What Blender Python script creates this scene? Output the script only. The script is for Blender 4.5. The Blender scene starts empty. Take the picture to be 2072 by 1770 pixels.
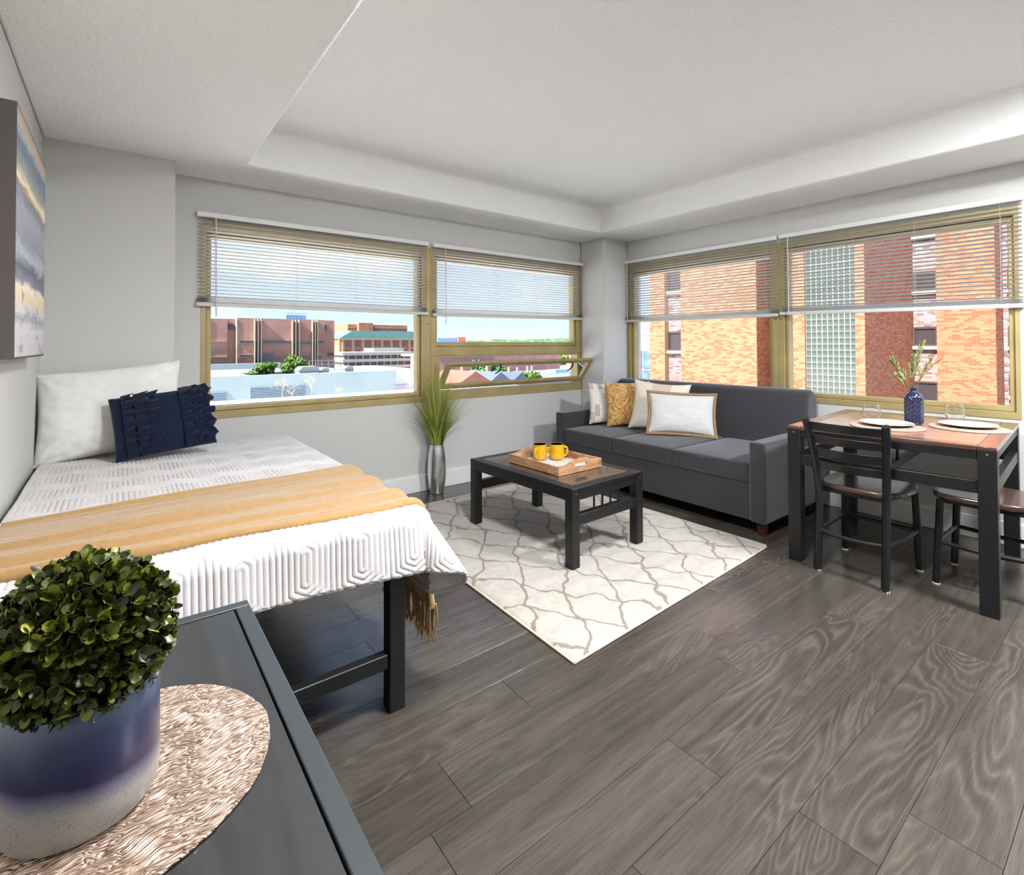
import bpy, math, random
import numpy as np
from mathutils import Vector, Matrix

# ------------------------------------------------------------------ camera, sky, sun, fill lamps, exposure
scene = bpy.context.scene
COL = scene.collection
YAW, PITCH, ROLL = 0.6671, 0.0151, -0.0032
CAM = Vector((-4.2539, -3.8912, 1.2309))
_fw = Vector((math.sin(YAW) * math.cos(PITCH), math.cos(YAW) * math.cos(PITCH), math.sin(PITCH)))
_rt = Vector((math.cos(YAW), -math.sin(YAW), 0.0))
_up = _rt.cross(_fw)
_rt, _up = _rt * math.cos(ROLL) + _up * math.sin(ROLL), -_rt * math.sin(ROLL) + _up * math.cos(ROLL)
cam_data = bpy.data.cameras.new('camera')
cam_data.sensor_fit = 'HORIZONTAL'
cam_data.sensor_width = 36.0
cam_data.lens = 1028.17 / 2072 * 36.0
cam_data.shift_x = -(1053.65 - 1036) / 2072
cam_data.shift_y = -(885 - 680.94) / 2072
cam_data.clip_start = 0.02
cam_data.clip_end = 3000
cam = bpy.data.objects.new('camera', cam_data)
COL.objects.link(cam)
cam.matrix_world = Matrix(((_rt.x, _up.x, -_fw.x, CAM.x), (_rt.y, _up.y, -_fw.y, CAM.y),
                           (_rt.z, _up.z, -_fw.z, CAM.z), (0, 0, 0, 1)))
scene.camera = cam

scene.view_settings.view_transform = 'Standard'
scene.view_settings.look = 'None'
scene.view_settings.gamma = 1.0
scene.view_settings.use_curve_mapping = False
scene.view_settings.exposure = 0.72
try:
    scene.cycles.diffuse_bounces = 4
    scene.cycles.max_bounces = 10
    scene.cycles.transparent_max_bounces = 10
    scene.cycles.sample_clamp_indirect = 6.0
    scene.cycles.caustics_reflective = False
    scene.cycles.caustics_refractive = False
    scene.cycles.use_adaptive_sampling = True
    scene.cycles.adaptive_threshold = 0.03
except Exception:
    pass

SKY_STRENGTH = 0.84
SUN_STRENGTH = 11.5
FILL_LAMP_POWER = 178.0

world = bpy.data.worlds.new('sky')
scene.world = world
world.use_nodes = True
_n = world.node_tree.nodes
_l = world.node_tree.links
_n.clear()
_o = _n.new('ShaderNodeOutputWorld')
_b = _n.new('ShaderNodeBackground')
_tc = _n.new('ShaderNodeTexCoord')
_sx = _n.new('ShaderNodeSeparateXYZ')
_l.new(_tc.outputs['Generated'], _sx.inputs[0])
_r = _n.new('ShaderNodeValToRGB')
_r.color_ramp.elements[0].position = 0.0
_r.color_ramp.elements[0].color = (0.72, 0.82, 0.97, 1)
_r.color_ramp.elements[1].position = 1.0
_r.color_ramp.elements[1].color = (0.22, 0.40, 0.86, 1)
_e = _r.color_ramp.elements.new(0.07); _e.color = (0.56, 0.70, 0.95, 1)
_e = _r.color_ramp.elements.new(0.24); _e.color = (0.32, 0.49, 0.88, 1)
_l.new(_sx.outputs['Z'], _r.inputs[0])
_mp = _n.new('ShaderNodeMapping')
_mp.inputs['Scale'].default_value = (1.0, 1.0, 3.2)
_mp.inputs['Location'].default_value = (3.1, 0.4, 0.2)
_l.new(_tc.outputs['Generated'], _mp.inputs[0])
_nz = _n.new('ShaderNodeTexNoise')
_nz.inputs['Scale'].default_value = 2.6
_nz.inputs['Detail'].default_value = 5.0
_nz.inputs['Roughness'].default_value = 0.55
_l.new(_mp.outputs[0], _nz.inputs['Vector'])
_cr = _n.new('ShaderNodeValToRGB')
_cr.color_ramp.elements[0].position = 0.50
_cr.color_ramp.elements[0].color = (0, 0, 0, 1)
_cr.color_ramp.elements[1].position = 0.72
_cr.color_ramp.elements[1].color = (1, 1, 1, 1)
_l.new(_nz.outputs['Fac'], _cr.inputs[0])
_mx = _n.new('ShaderNodeMixRGB')
_mx.inputs[2].default_value = (0.93, 0.96, 1.0, 1)
_l.new(_cr.outputs[0], _mx.inputs[0])
_l.new(_r.outputs[0], _mx.inputs[1])
_l.new(_mx.outputs[0], _b.inputs['Color'])
_b.inputs['Strength'].default_value = SKY_STRENGTH
_l.new(_b.outputs[0], _o.inputs['Surface'])

sun_data = bpy.data.lights.new('sun', 'SUN')
sun_data.energy = SUN_STRENGTH
sun_data.angle = math.radians(0.6)
sun_data.color = (1.0, 0.95, 0.86)
sun = bpy.data.objects.new('sun', sun_data)
COL.objects.link(sun)
sun.location = (-30, 0, 30)
sun.rotation_euler = Vector((-0.72, -0.06, 0.69)).to_track_quat('Z', 'Y').to_euler()

# ------------------------------------------------------------------ helpers
def lin(r, g, b):
    def f(c):
        c /= 255.0
        return c / 12.92 if c <= 0.04045 else ((c + 0.055) / 1.055) ** 2.4
    return (f(r), f(g), f(b))


def tag(o, label=None, cat=None, group=None, kind=None):
    if label: o['label'] = label
    if cat: o['category'] = cat
    if group: o['group'] = group
    if kind: o['kind'] = kind
    return o


def empty(name, loc=(0, 0, 0), rz=0.0, label=None, cat=None, group=None, kind=None):
    o = bpy.data.objects.new(name, None)
    o.empty_display_size = 0.05
    COL.objects.link(o)
    o.location = loc
    o.rotation_euler = (0, 0, rz)
    return tag(o, label, cat, group, kind)


def link(name, me, mat=None, parent=None, loc=None, rot=None):
    o = bpy.data.objects.new(name, me)
    COL.objects.link(o)
    if mat is not None and not me.materials:
        me.materials.append(mat)
    if parent is not None:
        o.parent = parent
    if loc is not None:
        o.location = loc
    if rot is not None:
        o.rotation_euler = rot
    return o


def finish(me, smooth=True, angle=38):
    if smooth:
        me.polygons.foreach_set('use_smooth', [True] * len(me.polygons))
        me.set_sharp_from_angle(angle=math.radians(angle))
    me.update()
    return me


def bevel(o, w=0.004, seg=2):
    m = o.modifiers.new('bevel', 'BEVEL')
    m.width = w
    m.segments = seg
    m.limit_method = 'ANGLE'
    m.angle_limit = math.radians(40)
    m.harden_normals = False
    return o


class MB:
    """collects vertices and faces of one mesh"""
    def __init__(s):
        s.v = []; s.f = []

    def add(s, verts, faces):
        k = len(s.v)
        s.v += [tuple(p) for p in verts]
        s.f += [tuple(i + k for i in f) for f in faces]
        return s

    def box(s, x0, x1, y0, y1, z0, z1, M=None):
        p = [(x0, y0, z0), (x1, y0, z0), (x1, y1, z0), (x0, y1, z0), (x0, y0, z1), (x1, y0, z1), (x1, y1, z1), (x0, y1, z1)]
        if M is not None:
            p = [M @ Vector(q) for q in p]
        return s.add(p, [(0, 3, 2, 1), (4, 5, 6, 7), (0, 1, 5, 4), (1, 2, 6, 5), (2, 3, 7, 6), (3, 0, 4, 7)])

    def tube(s, pts, r, n=8, caps=True, flat=1.0):
        pts = [Vector(p) for p in pts]
        m = len(pts)
        rr = r if isinstance(r, (list, tuple)) else [r] * m
        V = []
        t = (pts[1] - pts[0]).normalized()
        a = Vector((0, 0, 1)) if abs(t.z) < 0.9 else Vector((1, 0, 0))
        u = t.cross(a).normalized()
        for i, p in enumerate(pts):
            t = (pts[min(i + 1, m - 1)] - pts[max(i - 1, 0)]).normalized()
            u = (u - t * u.dot(t)).normalized()
            w = t.cross(u)
            for k in range(n):
                an = 2 * math.pi * (k + 0.5) / n
                V.append(p + u * (math.cos(an) * rr[i]) + w * (math.sin(an) * rr[i] * flat))
        F = []
        for i in range(m - 1):
            for k in range(n):
                F.append((i * n + k, i * n + (k + 1) % n, (i + 1) * n + (k + 1) % n, (i + 1) * n + k))
        if caps:
            F.append(tuple(range(n - 1, -1, -1)))
            F.append(tuple((m - 1) * n + k for k in range(n)))
        return s.add(V, F)

    def lathe(s, prof, n=32, c=(0, 0, 0), M=None):
        V = []; F = []
        m = len(prof)
        for r, z in prof:
            for k in range(n):
                an = 2 * math.pi * k / n
                q = Vector((c[0] + r * math.cos(an), c[1] + r * math.sin(an), c[2] + z))
                V.append(M @ q if M is not None else q)
        for i in range(m - 1):
            for k in range(n):
                F.append((i * n + k, i * n + (k + 1) % n, (i + 1) * n + (k + 1) % n, (i + 1) * n + k))
        if prof[0][0] > 1e-6: F.append(tuple(range(n - 1, -1, -1)))
        if prof[-1][0] > 1e-6: F.append(tuple((m - 1) * n + k for k in range(n)))
        return s.add(V, F)

    def prism(s, poly, a0, a1, axis='z', M=None):
        n = len(poly)
        def P(p, a):
            q = {'z': (p[0], p[1], a), 'y': (p[0], a, p[1]), 'x': (a, p[0], p[1])}[axis]
            return M @ Vector(q) if M is not None else q
        V = [P(p, a0) for p in poly] + [P(p, a1) for p in poly]
        F = [tuple(range(n - 1, -1, -1)), tuple(range(n, 2 * n))]
        F += [(i, (i + 1) % n, n + (i + 1) % n, n + i) for i in range(n)]
        return s.add(V, F)

    def ring(s, o, i, y0, y1):
        """rectangular ring in the xz plane, o and i = (x0, x1, z0, z1), from depth y0 to y1"""
        def c(b, y): return [(b[0], y, b[2]), (b[1], y, b[2]), (b[1], y, b[3]), (b[0], y, b[3])]
        V = c(o, y0) + c(i, y0) + c(o, y1) + c(i, y1)
        F = []
        for k in range(4):
            j = (k + 1) % 4
            F += [(k, j, 4 + j, 4 + k), (8 + j, 8 + k, 12 + k, 12 + j), (j, k, 8 + k, 8 + j), (4 + k, 4 + j, 12 + j, 12 + k)]
        return s.add(V, F)

    def mesh(s, name, smooth=True, angle=38):
        me = bpy.data.meshes.new(name)
        me.from_pydata(s.v, [], s.f)
        me.validate()
        # consistent outward normals
        import bmesh
        bm = bmesh.new(); bm.from_mesh(me)
        bmesh.ops.recalc_face_normals(bm, faces=bm.faces)
        bm.to_mesh(me); bm.free()
        return finish(me, smooth, angle)

    def build(s, name, mat, parent=None, loc=None, rot=None, bev=0, seg=2, smooth=True, angle=38):
        o = link(name, s.mesh(name, smooth, angle), mat, parent, loc, rot)
        if bev: bevel(o, bev, seg)
        return o


def grid_obj(name, P, mat, parent=None, closed_u=False, uv=None, attr=None):
    """mesh object from an (n, m, 3) array of points"""
    n, m, _ = P.shape
    me = bpy.data.meshes.new(name)
    idx = np.arange(n * m).reshape(n, m)
    if closed_u:
        idx = np.vstack([idx, idx[:1]])
    q = np.stack([idx[:-1, :-1], idx[1:, :-1], idx[1:, 1:], idx[:-1, 1:]], -1).reshape(-1, 4)
    me.vertices.add(n * m)
    me.vertices.foreach_set('co', P.reshape(-1).astype(np.float32))
    me.loops.add(q.size)
    me.loops.foreach_set('vertex_index', q.reshape(-1).astype(np.int32))
    me.polygons.add(len(q))
    me.polygons.foreach_set('loop_start', np.arange(0, q.size, 4, dtype=np.int32))
    me.polygons.foreach_set('use_smooth', np.ones(len(q), dtype=bool))
    me.update(calc_edges=True)
    me.validate()
    return link(name, me, mat, parent)


def grid_normals(P):
    du = np.gradient(P, axis=0); dv = np.gradient(P, axis=1)
    N = np.cross(du, dv)
    return N / (np.linalg.norm(N, axis=2, keepdims=True) + 1e-9)


def vnoise(x, y, seed=0):
    """smooth value noise on arrays"""
    rng = np.random.RandomState(seed)
    T = rng.rand(64, 64)
    xi = np.floor(x).astype(int); yi = np.floor(y).astype(int)
    fx = x - xi; fy = y - yi
    fx = fx * fx * (3 - 2 * fx); fy = fy * fy * (3 - 2 * fy)
    g = lambda a, b: T[a % 64, b % 64]
    return (g(xi, yi) * (1 - fx) + g(xi + 1, yi) * fx) * (1 - fy) + (g(xi, yi + 1) * (1 - fx) + g(xi + 1, yi + 1) * fx) * fy - 0.5


def copy_tree(o, parent=None):
    c = o.copy()
    COL.objects.link(c)
    if parent is not None:
        c.parent = parent
    for ch in list(o.children):
        copy_tree(ch, c)
    return c

# ------------------------------------------------------------------ materials
class Mat:
    def __init__(s, name):
        s.m = bpy.data.materials.new(name)
        s.m.use_nodes = True
        s.t = s.m.node_tree
        s.n = s.t.nodes; s.l = s.t.links
        s.b = s.n['Principled BSDF']

    def node(s, ty, **kw):
        n = s.n.new(ty)
        for k, v in kw.items():
            if hasattr(n, k) and k not in n.inputs:
                setattr(n, k, v)
            else:
                n.inputs[k].default_value = v
        return n

    def coord(s, scale=(1, 1, 1), rot=(0, 0, 0), which='Object', rnd=False):
        tc = s.node('ShaderNodeTexCoord')
        mp = s.node('ShaderNodeMapping')
        mp.inputs['Scale'].default_value = scale
        mp.inputs['Rotation'].default_value = rot
        s.l.new(tc.outputs[which], mp.inputs[0])
        if rnd:
            oi = s.node('ShaderNodeObjectInfo')
            mu = s.node('ShaderNodeMath', operation='MULTIPLY'); mu.inputs[1].default_value = 57.0
            s.l.new(oi.outputs['Random'], mu.inputs[0])
            s.l.new(mu.outputs[0], mp.inputs['Location'])
        return mp.outputs[0]

    def noise(s, vec, scale=5, detail=3, rough=0.5, dist=0.0):
        n = s.node('ShaderNodeTexNoise')
        n.inputs['Scale'].default_value = scale
        n.inputs['Detail'].default_value = detail
        n.inputs['Roughness'].default_value = rough
        n.inputs['Distortion'].default_value = dist
        s.l.new(vec, n.inputs['Vector'])
        return n.outputs['Fac']

    def ramp(s, fac, stops, interp='LINEAR'):
        r = s.node('ShaderNodeValToRGB')
        cr = r.color_ramp
        cr.interpolation = interp
        while len(cr.elements) < len(stops):
            cr.elements.new(0.5)
        for e, (p, c) in zip(cr.elements, stops):
            e.position = p
            e.color = (*c, 1)
        s.l.new(fac, r.inputs[0])
        return r.outputs[0]

    def mixc(s, fac, a, b, mode='MIX'):
        m = s.node('ShaderNodeMixRGB', blend_type=mode)
        for i, x in ((0, fac), (1, a), (2, b)):
            if hasattr(x, 'links') or hasattr(x, 'is_linked'):
                s.l.new(x, m.inputs[i])
            elif i == 0:
                m.inputs[0].default_value = x
            else:
                m.inputs[i].default_value = (*x, 1)
        return m.outputs[0]

    def math(s, op, a, b=None, c=None):
        m = s.node('ShaderNodeMath', operation=op)
        for i, x in enumerate((a, b, c)):
            if x is None: continue
            if isinstance(x, (int, float)): m.inputs[i].default_value = x
            else: s.l.new(x, m.inputs[i])
        return m.outputs[0]

    def sep(s, vec):
        x = s.node('ShaderNodeSeparateXYZ')
        s.l.new(vec, x.inputs[0])
        return x.outputs

    def color(s, c):
        if hasattr(c, 'is_linked'): s.l.new(c, s.b.inputs['Base Color'])
        else: s.b.inputs['Base Color'].default_value = (*c, 1)
        return s

    def set(s, **kw):
        for k, v in kw.items():
            key = {'rough': 'Roughness', 'metal': 'Metallic', 'spec': 'Specular IOR Level', 'coat': 'Coat Weight', 'coatr': 'Coat Roughness',
                   'sheen': 'Sheen Weight', 'sheenr': 'Sheen Roughness', 'trans': 'Transmission Weight', 'ior': 'IOR', 'sss': 'Subsurface Weight'}[k]
            if hasattr(v, 'is_linked'): s.l.new(v, s.b.inputs[key])
            else: s.b.inputs[key].default_value = v
        return s

    def bump(s, h, strength=0.3, dist=0.01):
        b = s.node('ShaderNodeBump')
        b.inputs['Strength'].default_value = strength
        b.inputs['Distance'].default_value = dist
        s.l.new(h, b.inputs['Height'])
        s.l.new(b.outputs[0], s.b.inputs['Normal'])
        return s


def simple(name, c, rough=0.5, var=0.0, vscale=8, bump=0.0, bscale=60, bdist=0.004, detail=3, **kw):
    m = Mat(name)
    if var or bump:
        v = m.coord()
    if var:
        n = m.noise(v, vscale, detail)
        lo = tuple(x * (1 - var) for x in c); hi = tuple(min(1, x * (1 + var)) for x in c)
        m.color(m.ramp(n, [(0.3, lo), (0.7, hi)]))
    else:
        m.color(c)
    m.set(rough=rough, **kw)
    if bump:
        m.bump(m.noise(v, bscale, 2), bump, bdist)
    return m.m


def glass_mat(name, tint=(1, 1, 1), refl=0.06, rough=0.0):
    m = bpy.data.materials.new(name)
    m.use_nodes = True
    t = m.node_tree; t.nodes.clear()
    o = t.nodes.new('ShaderNodeOutputMaterial')
    mx = t.nodes.new('ShaderNodeMixShader')
    tr = t.nodes.new('ShaderNodeBsdfTransparent'); tr.inputs[0].default_value = (*tint, 1)
    gl = t.nodes.new('ShaderNodeBsdfGlossy'); gl.inputs['Roughness'].default_value = rough
    lw = t.nodes.new('ShaderNodeLayerWeight'); lw.inputs[0].default_value = 0.5
    pw = t.nodes.new('ShaderNodeMath'); pw.operation = 'POWER'; pw.inputs[1].default_value = 4.0
    fr = t.nodes.new('ShaderNodeMath'); fr.operation = 'MULTIPLY_ADD'; fr.inputs[1].default_value = 0.55; fr.inputs[2].default_value = refl * 0.005
    t.links.new(lw.outputs['Facing'], pw.inputs[0]); t.links.new(pw.outputs[0], fr.inputs[0])
    t.links.new(fr.outputs[0], mx.inputs[0]); t.links.new(tr.outputs[0], mx.inputs[1]); t.links.new(gl.outputs[0], mx.inputs[2])
    t.links.new(mx.outputs[0], o.inputs[0])
    return m


M = {}
M['wall'] = simple('wall_paint', (0.60, 0.59, 0.57), 0.75, bump=0.25, bscale=160, bdist=0.002)
def ceiling_mat():
    m = Mat('ceiling_texture')
    v = m.coord()
    m.color((0.90, 0.895, 0.88)).set(rough=0.9)
    n = m.noise(v, 55, 3, 0.6, 0.6)
    h = m.ramp(n, [(0.42, (0, 0, 0)), (0.60, (1, 1, 1))])
    return m.bump(h, 0.40, 0.005).m
M['ceiling'] = ceiling_mat()
M['white'] = simple('white_paint', (0.78, 0.78, 0.77), 0.45)
M['blind'] = simple('blind_vinyl', (0.60, 0.59, 0.565), 0.4)
M['gold'] = simple('gold_anodised', lin(172, 154, 106), 0.42, var=0.10, vscale=5, metal=0.25)
M['black'] = simple('black_lacquer', (0.0065, 0.0065, 0.0072), 0.40, var=0.3, vscale=20)
M['black_metal'] = simple('black_metal', (0.006, 0.0065, 0.0075), 0.34)
M['pane'] = glass_mat('window_glass', (0.98, 0.99, 0.985), 0.06)
M['chrome'] = simple('chrome', (0.75, 0.75, 0.75), 0.2, metal=1.0)

def plank_mat():
    m = Mat('grey_oak_plank')
    v = m.coord((1.0, 1.0, 1.0), rnd=True)
    def stretched(sx, sy, scale, detail, rough, dist):
        q = m.node('ShaderNodeMapping'); q.inputs['Scale'].default_value = (sx, sy, 1.0)
        m.l.new(v, q.inputs[0])
        return m.noise(q.outputs[0], scale, detail, rough, dist)
    big = stretched(1.0, 7.0, 1.2, 5, 0.6, 0.8)
    streak = stretched(0.55, 34.0, 1.5, 5, 0.62, 0.35)
    fine = stretched(5.0, 190.0, 2.0, 2, 0.6, 0.2)
    # cathedral figure: bands of a slowly varying field, stronger in places
    fig = stretched(0.62, 3.6, 1.15, 2.5, 0.5, 0.7)
    band = m.math('ABSOLUTE', m.math('SUBTRACT', m.math('FRACT', m.math('MULTIPLY', fig, 24.0)), 0.5))
    lite = m.math('POWER', m.math('MULTIPLY', band, 2.0), 2.6)
    dark = m.math('POWER', m.math('SUBTRACT', 1.0, m.math('MULTIPLY', band, 2.0)), 3.0)
    where = m.ramp(stretched(0.8, 2.6, 1.6, 2, 0.5, 0.0), [(0.44, (0.12, 0.12, 0.12)), (0.64, (1, 1, 1))])
    c = m.ramp(big, [(0.28, lin(48, 43, 38)), (0.50, lin(63, 57, 51)), (0.72, lin(79, 72, 65))])
    c = m.mixc(m.ramp(streak, [(0.34, (0, 0, 0)), (0.78, (0.50, 0.50, 0.50))]), c, lin(91, 84, 76))
    c = m.mixc(m.math('MULTIPLY', m.math('MULTIPLY', lite, where), 0.40), c, lin(112, 104, 95))
    c = m.mixc(m.math('MULTIPLY', m.math('MULTIPLY', dark, where), 0.26), c, lin(46, 40, 36))
    c = m.mixc(m.ramp(fine, [(0.46, (0, 0, 0)), (0.74, (0.5, 0.5, 0.5))]), c, lin(42, 37, 33))
    oi = m.node('ShaderNodeObjectInfo')
    tone = m.ramp(oi.outputs['Random'], [(0.0, (0.86, 0.86, 0.87)), (1.0, (1.10, 1.09, 1.07))])
    c = m.mixc(1.0, c, tone, 'MULTIPLY')
    m.color(c)
    m.set(rough=m.math('ADD', m.math('MULTIPLY', streak, 0.12), 0.18), spec=0.75)
    return m.bump(fine, 0.10, 0.002).m
M['plank'] = plank_mat()
M['gap'] = simple('floor_underlay', lin(38, 34, 31), 0.8)

# ------------------------------------------------------------------ the room
XL, XR, YB, YF = -4.58, 0.0, 0.0, -6.6      # left wall, right wall, back (window) wall, wall behind the camera
ZS, ZR = 2.32, 2.548                         # soffit and recessed ceiling
floor = MB().box(XL - 0.2, XR + 0.2, YF - 0.2, YB + 0.2, -0.16, -0.006).build('floor', M['gap'])
tag(floor, 'grey brown wood plank floor of the room', kind='structure')

def lay_planks():
    rng = random.Random(7)
    w, L = 0.182, 1.22
    row = 0
    y = YB
    while y > YF + 0.02:
        y1 = max(y - w, YF)
        x = XL - rng.random() * L
        while x < XR:
            x0, x1 = max(x, XL), min(x + L, XR)
            if x1 - x0 > 0.03:
                hx, hy = (x1 - x0) / 2 - 0.0008, (y - y1) / 2 - 0.0006
                mb = MB()
                e = 0.0002
                V = [(-hx, -hy, -0.006), (hx, -hy, -0.006), (hx, hy, -0.006), (-hx, hy, -0.006),
                     (-hx, -hy, -e), (hx, -hy, -e), (hx, hy, -e), (-hx, hy, -e),
                     (-hx + e, -hy + e, 0), (hx - e, -hy + e, 0), (hx - e, hy - e, 0), (-hx + e, hy - e, 0)]
                F = [(8, 9, 10, 11)]
                for a in (0, 4):
                    for k in range(4):
                        j = (k + 1) % 4
                        F.append((a + k, a + j, a + 4 + j, a + 4 + k))
                mb.add(V, F)
                o = link('plank', mb.mesh('plank', smooth=False), M['plank'], floor, ((x0 + x1) / 2, (y + y1) / 2, 0))
            x += L
        y = y1
        row += 1
lay_planks()

# window openings
AO = (-3.845, -0.335, 0.745, 2.06)           # back wall: x0, x1, z0, z1
BO = (0.335, 3.35, 0.765, 2.06)              # right wall: distance from the corner along the wall, z0, z1
T = 0.22
wb = MB().ring((XL - 0.2, T, -0.15, 2.75), AO, 0.0, T).build('wall_back', M['wall'])
tag(wb, 'light grey wall with the long window beside the bed', kind='structure')
wr = MB().ring((0.0, 6.6, -0.15, 2.75), BO, 0.0, T).build('wall_right', M['wall'], rot=(0, 0, -math.pi / 2))
tag(wr, 'light grey wall with the window above the sofa and dining table', kind='structure')
wl = MB().box(XL - 0.2, XL, YF - 0.2, 0.0, -0.15, 2.75).build('wall_left', M['wall'])
tag(wl, 'light grey wall beside the bed that carries the painting', kind='structure')
wf = MB().box(XL, 0.0, YF - 0.2, YF, -0.15, 2.75).build('wall_front', M['wall'])
tag(wf, 'light grey wall closing the far end of the room', kind='structure')
pl = MB().box(XL, -4.006, -0.29, 0.0, 0.0, 2.4).build('wall_pillar_left', M['wall'])
tag(pl, 'grey boxed-out pillar behind the bed pillow', kind='structure')
pc = MB().box(-0.372, 0.0, -0.338, 0.0, 0.0, 2.4).build('wall_pillar_corner', M['wall'], bev=0.022, seg=4)
tag(pc, 'square grey pillar in the corner between the windows', kind='structure')

ceil = MB().box(XL - 0.2, 0.2, YF - 0.2, 0.2, ZR, ZR + 0.2).build('ceiling', M['ceiling'])
tag(ceil, 'white textured recessed ceiling', kind='structure')
SL, SB, SRr = -3.655, -0.463, -0.557
sof = MB().prism([(XL, YF), (SL, YF), (SL, SB), (SRr, SB), (SRr, YF), (0, YF), (0, 0), (XL, 0)], ZS, ZR + 0.02).build('ceiling_soffit', M['ceiling'], bev=0.012, seg=3)
tag(sof, 'lower white ceiling border running along the window walls', kind='structure')
R_ = 0.075
prof = [(R_ * (1 - math.sin(a)), ZR - R_ * (1 - math.cos(a)) - 0.0005) for a in np.linspace(0, math.pi / 2, 9)]
P = np.array([[(SL + 0.001, SB - o, z), (SRr - o, SB - o, z), (SRr - o, YF, z)] for o, z in prof])
cove = grid_obj('trim_1', P, M['ceiling'])
cove.data.set_sharp_from_angle(angle=math.radians(40))
tag(cove, 'rounded cove where the recess meets the soffit', kind='structure')

def baseboard(name, pts, label):
    mb = MB()
    (x0, y0), (x1, y1) = pts
    mb.box(x0, x1, y0, y1, 0.0, 0.142)
    return tag(mb.build(name, M['white'], bev=0.004), label, kind='structure')
baseboard('baseboard_back', ((-4.006, -0.016), (-0.372, 0.0)), 'white baseboard under the long window')
baseboard('baseboard_right', ((-0.016, YF), (0.0, -0.338)), 'white baseboard behind the dining table')
baseboard('baseboard_left', ((XL, YF), (XL + 0.016, -0.29)), 'white baseboard along the wall by the bed')

# ------------------------------------------------------------------ windows (local frame: x along the wall, y outwards, z up)
def win_root(name, loc, rz, label):
    return empty(name, loc, rz, label, kind='structure')

def fixed_light(root, x0, x1, z0, z1, g):
    """outer frame, inner sash frame and pane; g = glass rectangle"""
    mid = (g[0] - 0.030, g[1] + 0.030, g[2] - 0.034, g[3] + 0.034)
    MB().ring((x0, x1, z0, z1), mid, -0.004, 0.10).build('frame', M['gold'], root, bev=0.003)
    MB().ring(mid, g, 0.014, 0.085).build('sash', M['gold'], root, bev=0.006)
    MB().box(g[0] - 0.008, g[1] + 0.008, 0.050, 0.056, g[2] - 0.008, g[3] + 0.008).build('pane', M['pane'], root)

w1 = win_root('window_1', (0, 0, 0), 0, 'large fixed gold-framed window beside the bed')
fixed_light(w1, AO[0], -2.172, AO[2], AO[3], (-3.785, -2.290, 0.828, 1.945))
for z in (1.405, 0.93):
    MB().tube([(-2.196, -0.004, z), (-2.196, -0.0065, z)], 0.006, 10).build('screw', M['black_metal'], w1)

w2 = win_root('window_2', (0, 0, 0), 0, 'gold-framed window with a tilted open vent near the corner')
g2 = (-2.098, -0.462, 1.252, 1.955)
mid = (g2[0] - 0.030, g2[1] + 0.030, g2[2] - 0.040, g2[3] + 0.034)
MB().ring((-2.172, AO[1], 1.135, AO[3]), mid, -0.004, 0.10).build('frame', M['gold'], w2, bev=0.003)
MB().ring(mid, g2, 0.014, 0.085).build('sash', M['gold'], w2, bev=0.006)
MB().box(g2[0] - 0.008, g2[1] + 0.008, 0.050, 0.056, g2[2] - 0.008, g2[3] + 0.008).build('pane', M['pane'], w2)
MB().ring((-2.172, AO[1], AO[2], 1.135), (-2.085, -0.425, 0.828, 1.120), -0.004, 0.10).build('vent_frame', M['gold'], w2, bev=0.003)
hop = MB().ring((-2.105, -0.372, 0.0, 0.285), (-2.060, -0.417, 0.042, 0.248), -0.030, 0.004).build('vent_sash', M['gold'], w2, (0, 0.012, 0.858), (math.radians(37), 0, 0), bev=0.004)
MB().box(-2.066, -0.411, -0.014, -0.009, 0.036, 0.254).build('pane', M['pane'], hop)
for hx in (-1.56, -0.66):
    MB().tube([(hx, -0.030, 0.258), (hx, -0.052, 0.252), (hx - 0.004, -0.060, 0.225), (hx - 0.012, -0.056, 0.195), (hx - 0.028, -0.046, 0.168)],
              [0.008, 0.009, 0.008, 0.006, 0.004], 8).build('handle', M['black_metal'], hop)
MB().tube([(-0.43, 0.02, 1.06), (-0.41, -0.06, 1.00), (-0.405, -0.115, 0.985)], 0.005, 6).build('stay', M['chrome'], w2)

wB = math.radians(-90)
w3 = win_root('window_3', (0, 0, 0), wB, 'gold-framed window above the sofa')
fixed_light(w3, BO[0], 1.918, BO[2], BO[3], (0.415, 1.842, 0.850, 1.950))
w4 = win_root('window_4', (0, 0, 0), wB, 'gold-framed window above the dining table')
fixed_light(w4, 1.918, BO[1], BO[2], BO[3], (2.000, 3.297, 0.843, 1.970))
for w, x in ((w3, 1.900), (w4, 1.936)):
    MB().tube([(x, -0.004, 1.43), (x, -0.0065, 1.43)], 0.006, 10).build('screw', M['black_metal'], w)

# ------------------------------------------------------------------ mini blinds
def slat_mesh(L):
    n = 4
    V = []; F = []
    for k in range(n + 1):
        t = k / n - 0.5
        V += [(0, t * 0.025, -0.010 * t * t * 4 * 0.3), (L, t * 0.025, -0.010 * t * t * 4 * 0.3)]
    for k in range(n):
        F.append((2 * k, 2 * k + 1, 2 * k + 3, 2 * k + 2))
    me = bpy.data.meshes.new('slat')
    me.from_pydata(V, [], F)
    me.materials.append(M['blind'])
    return finish(me, True, 80)

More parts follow.
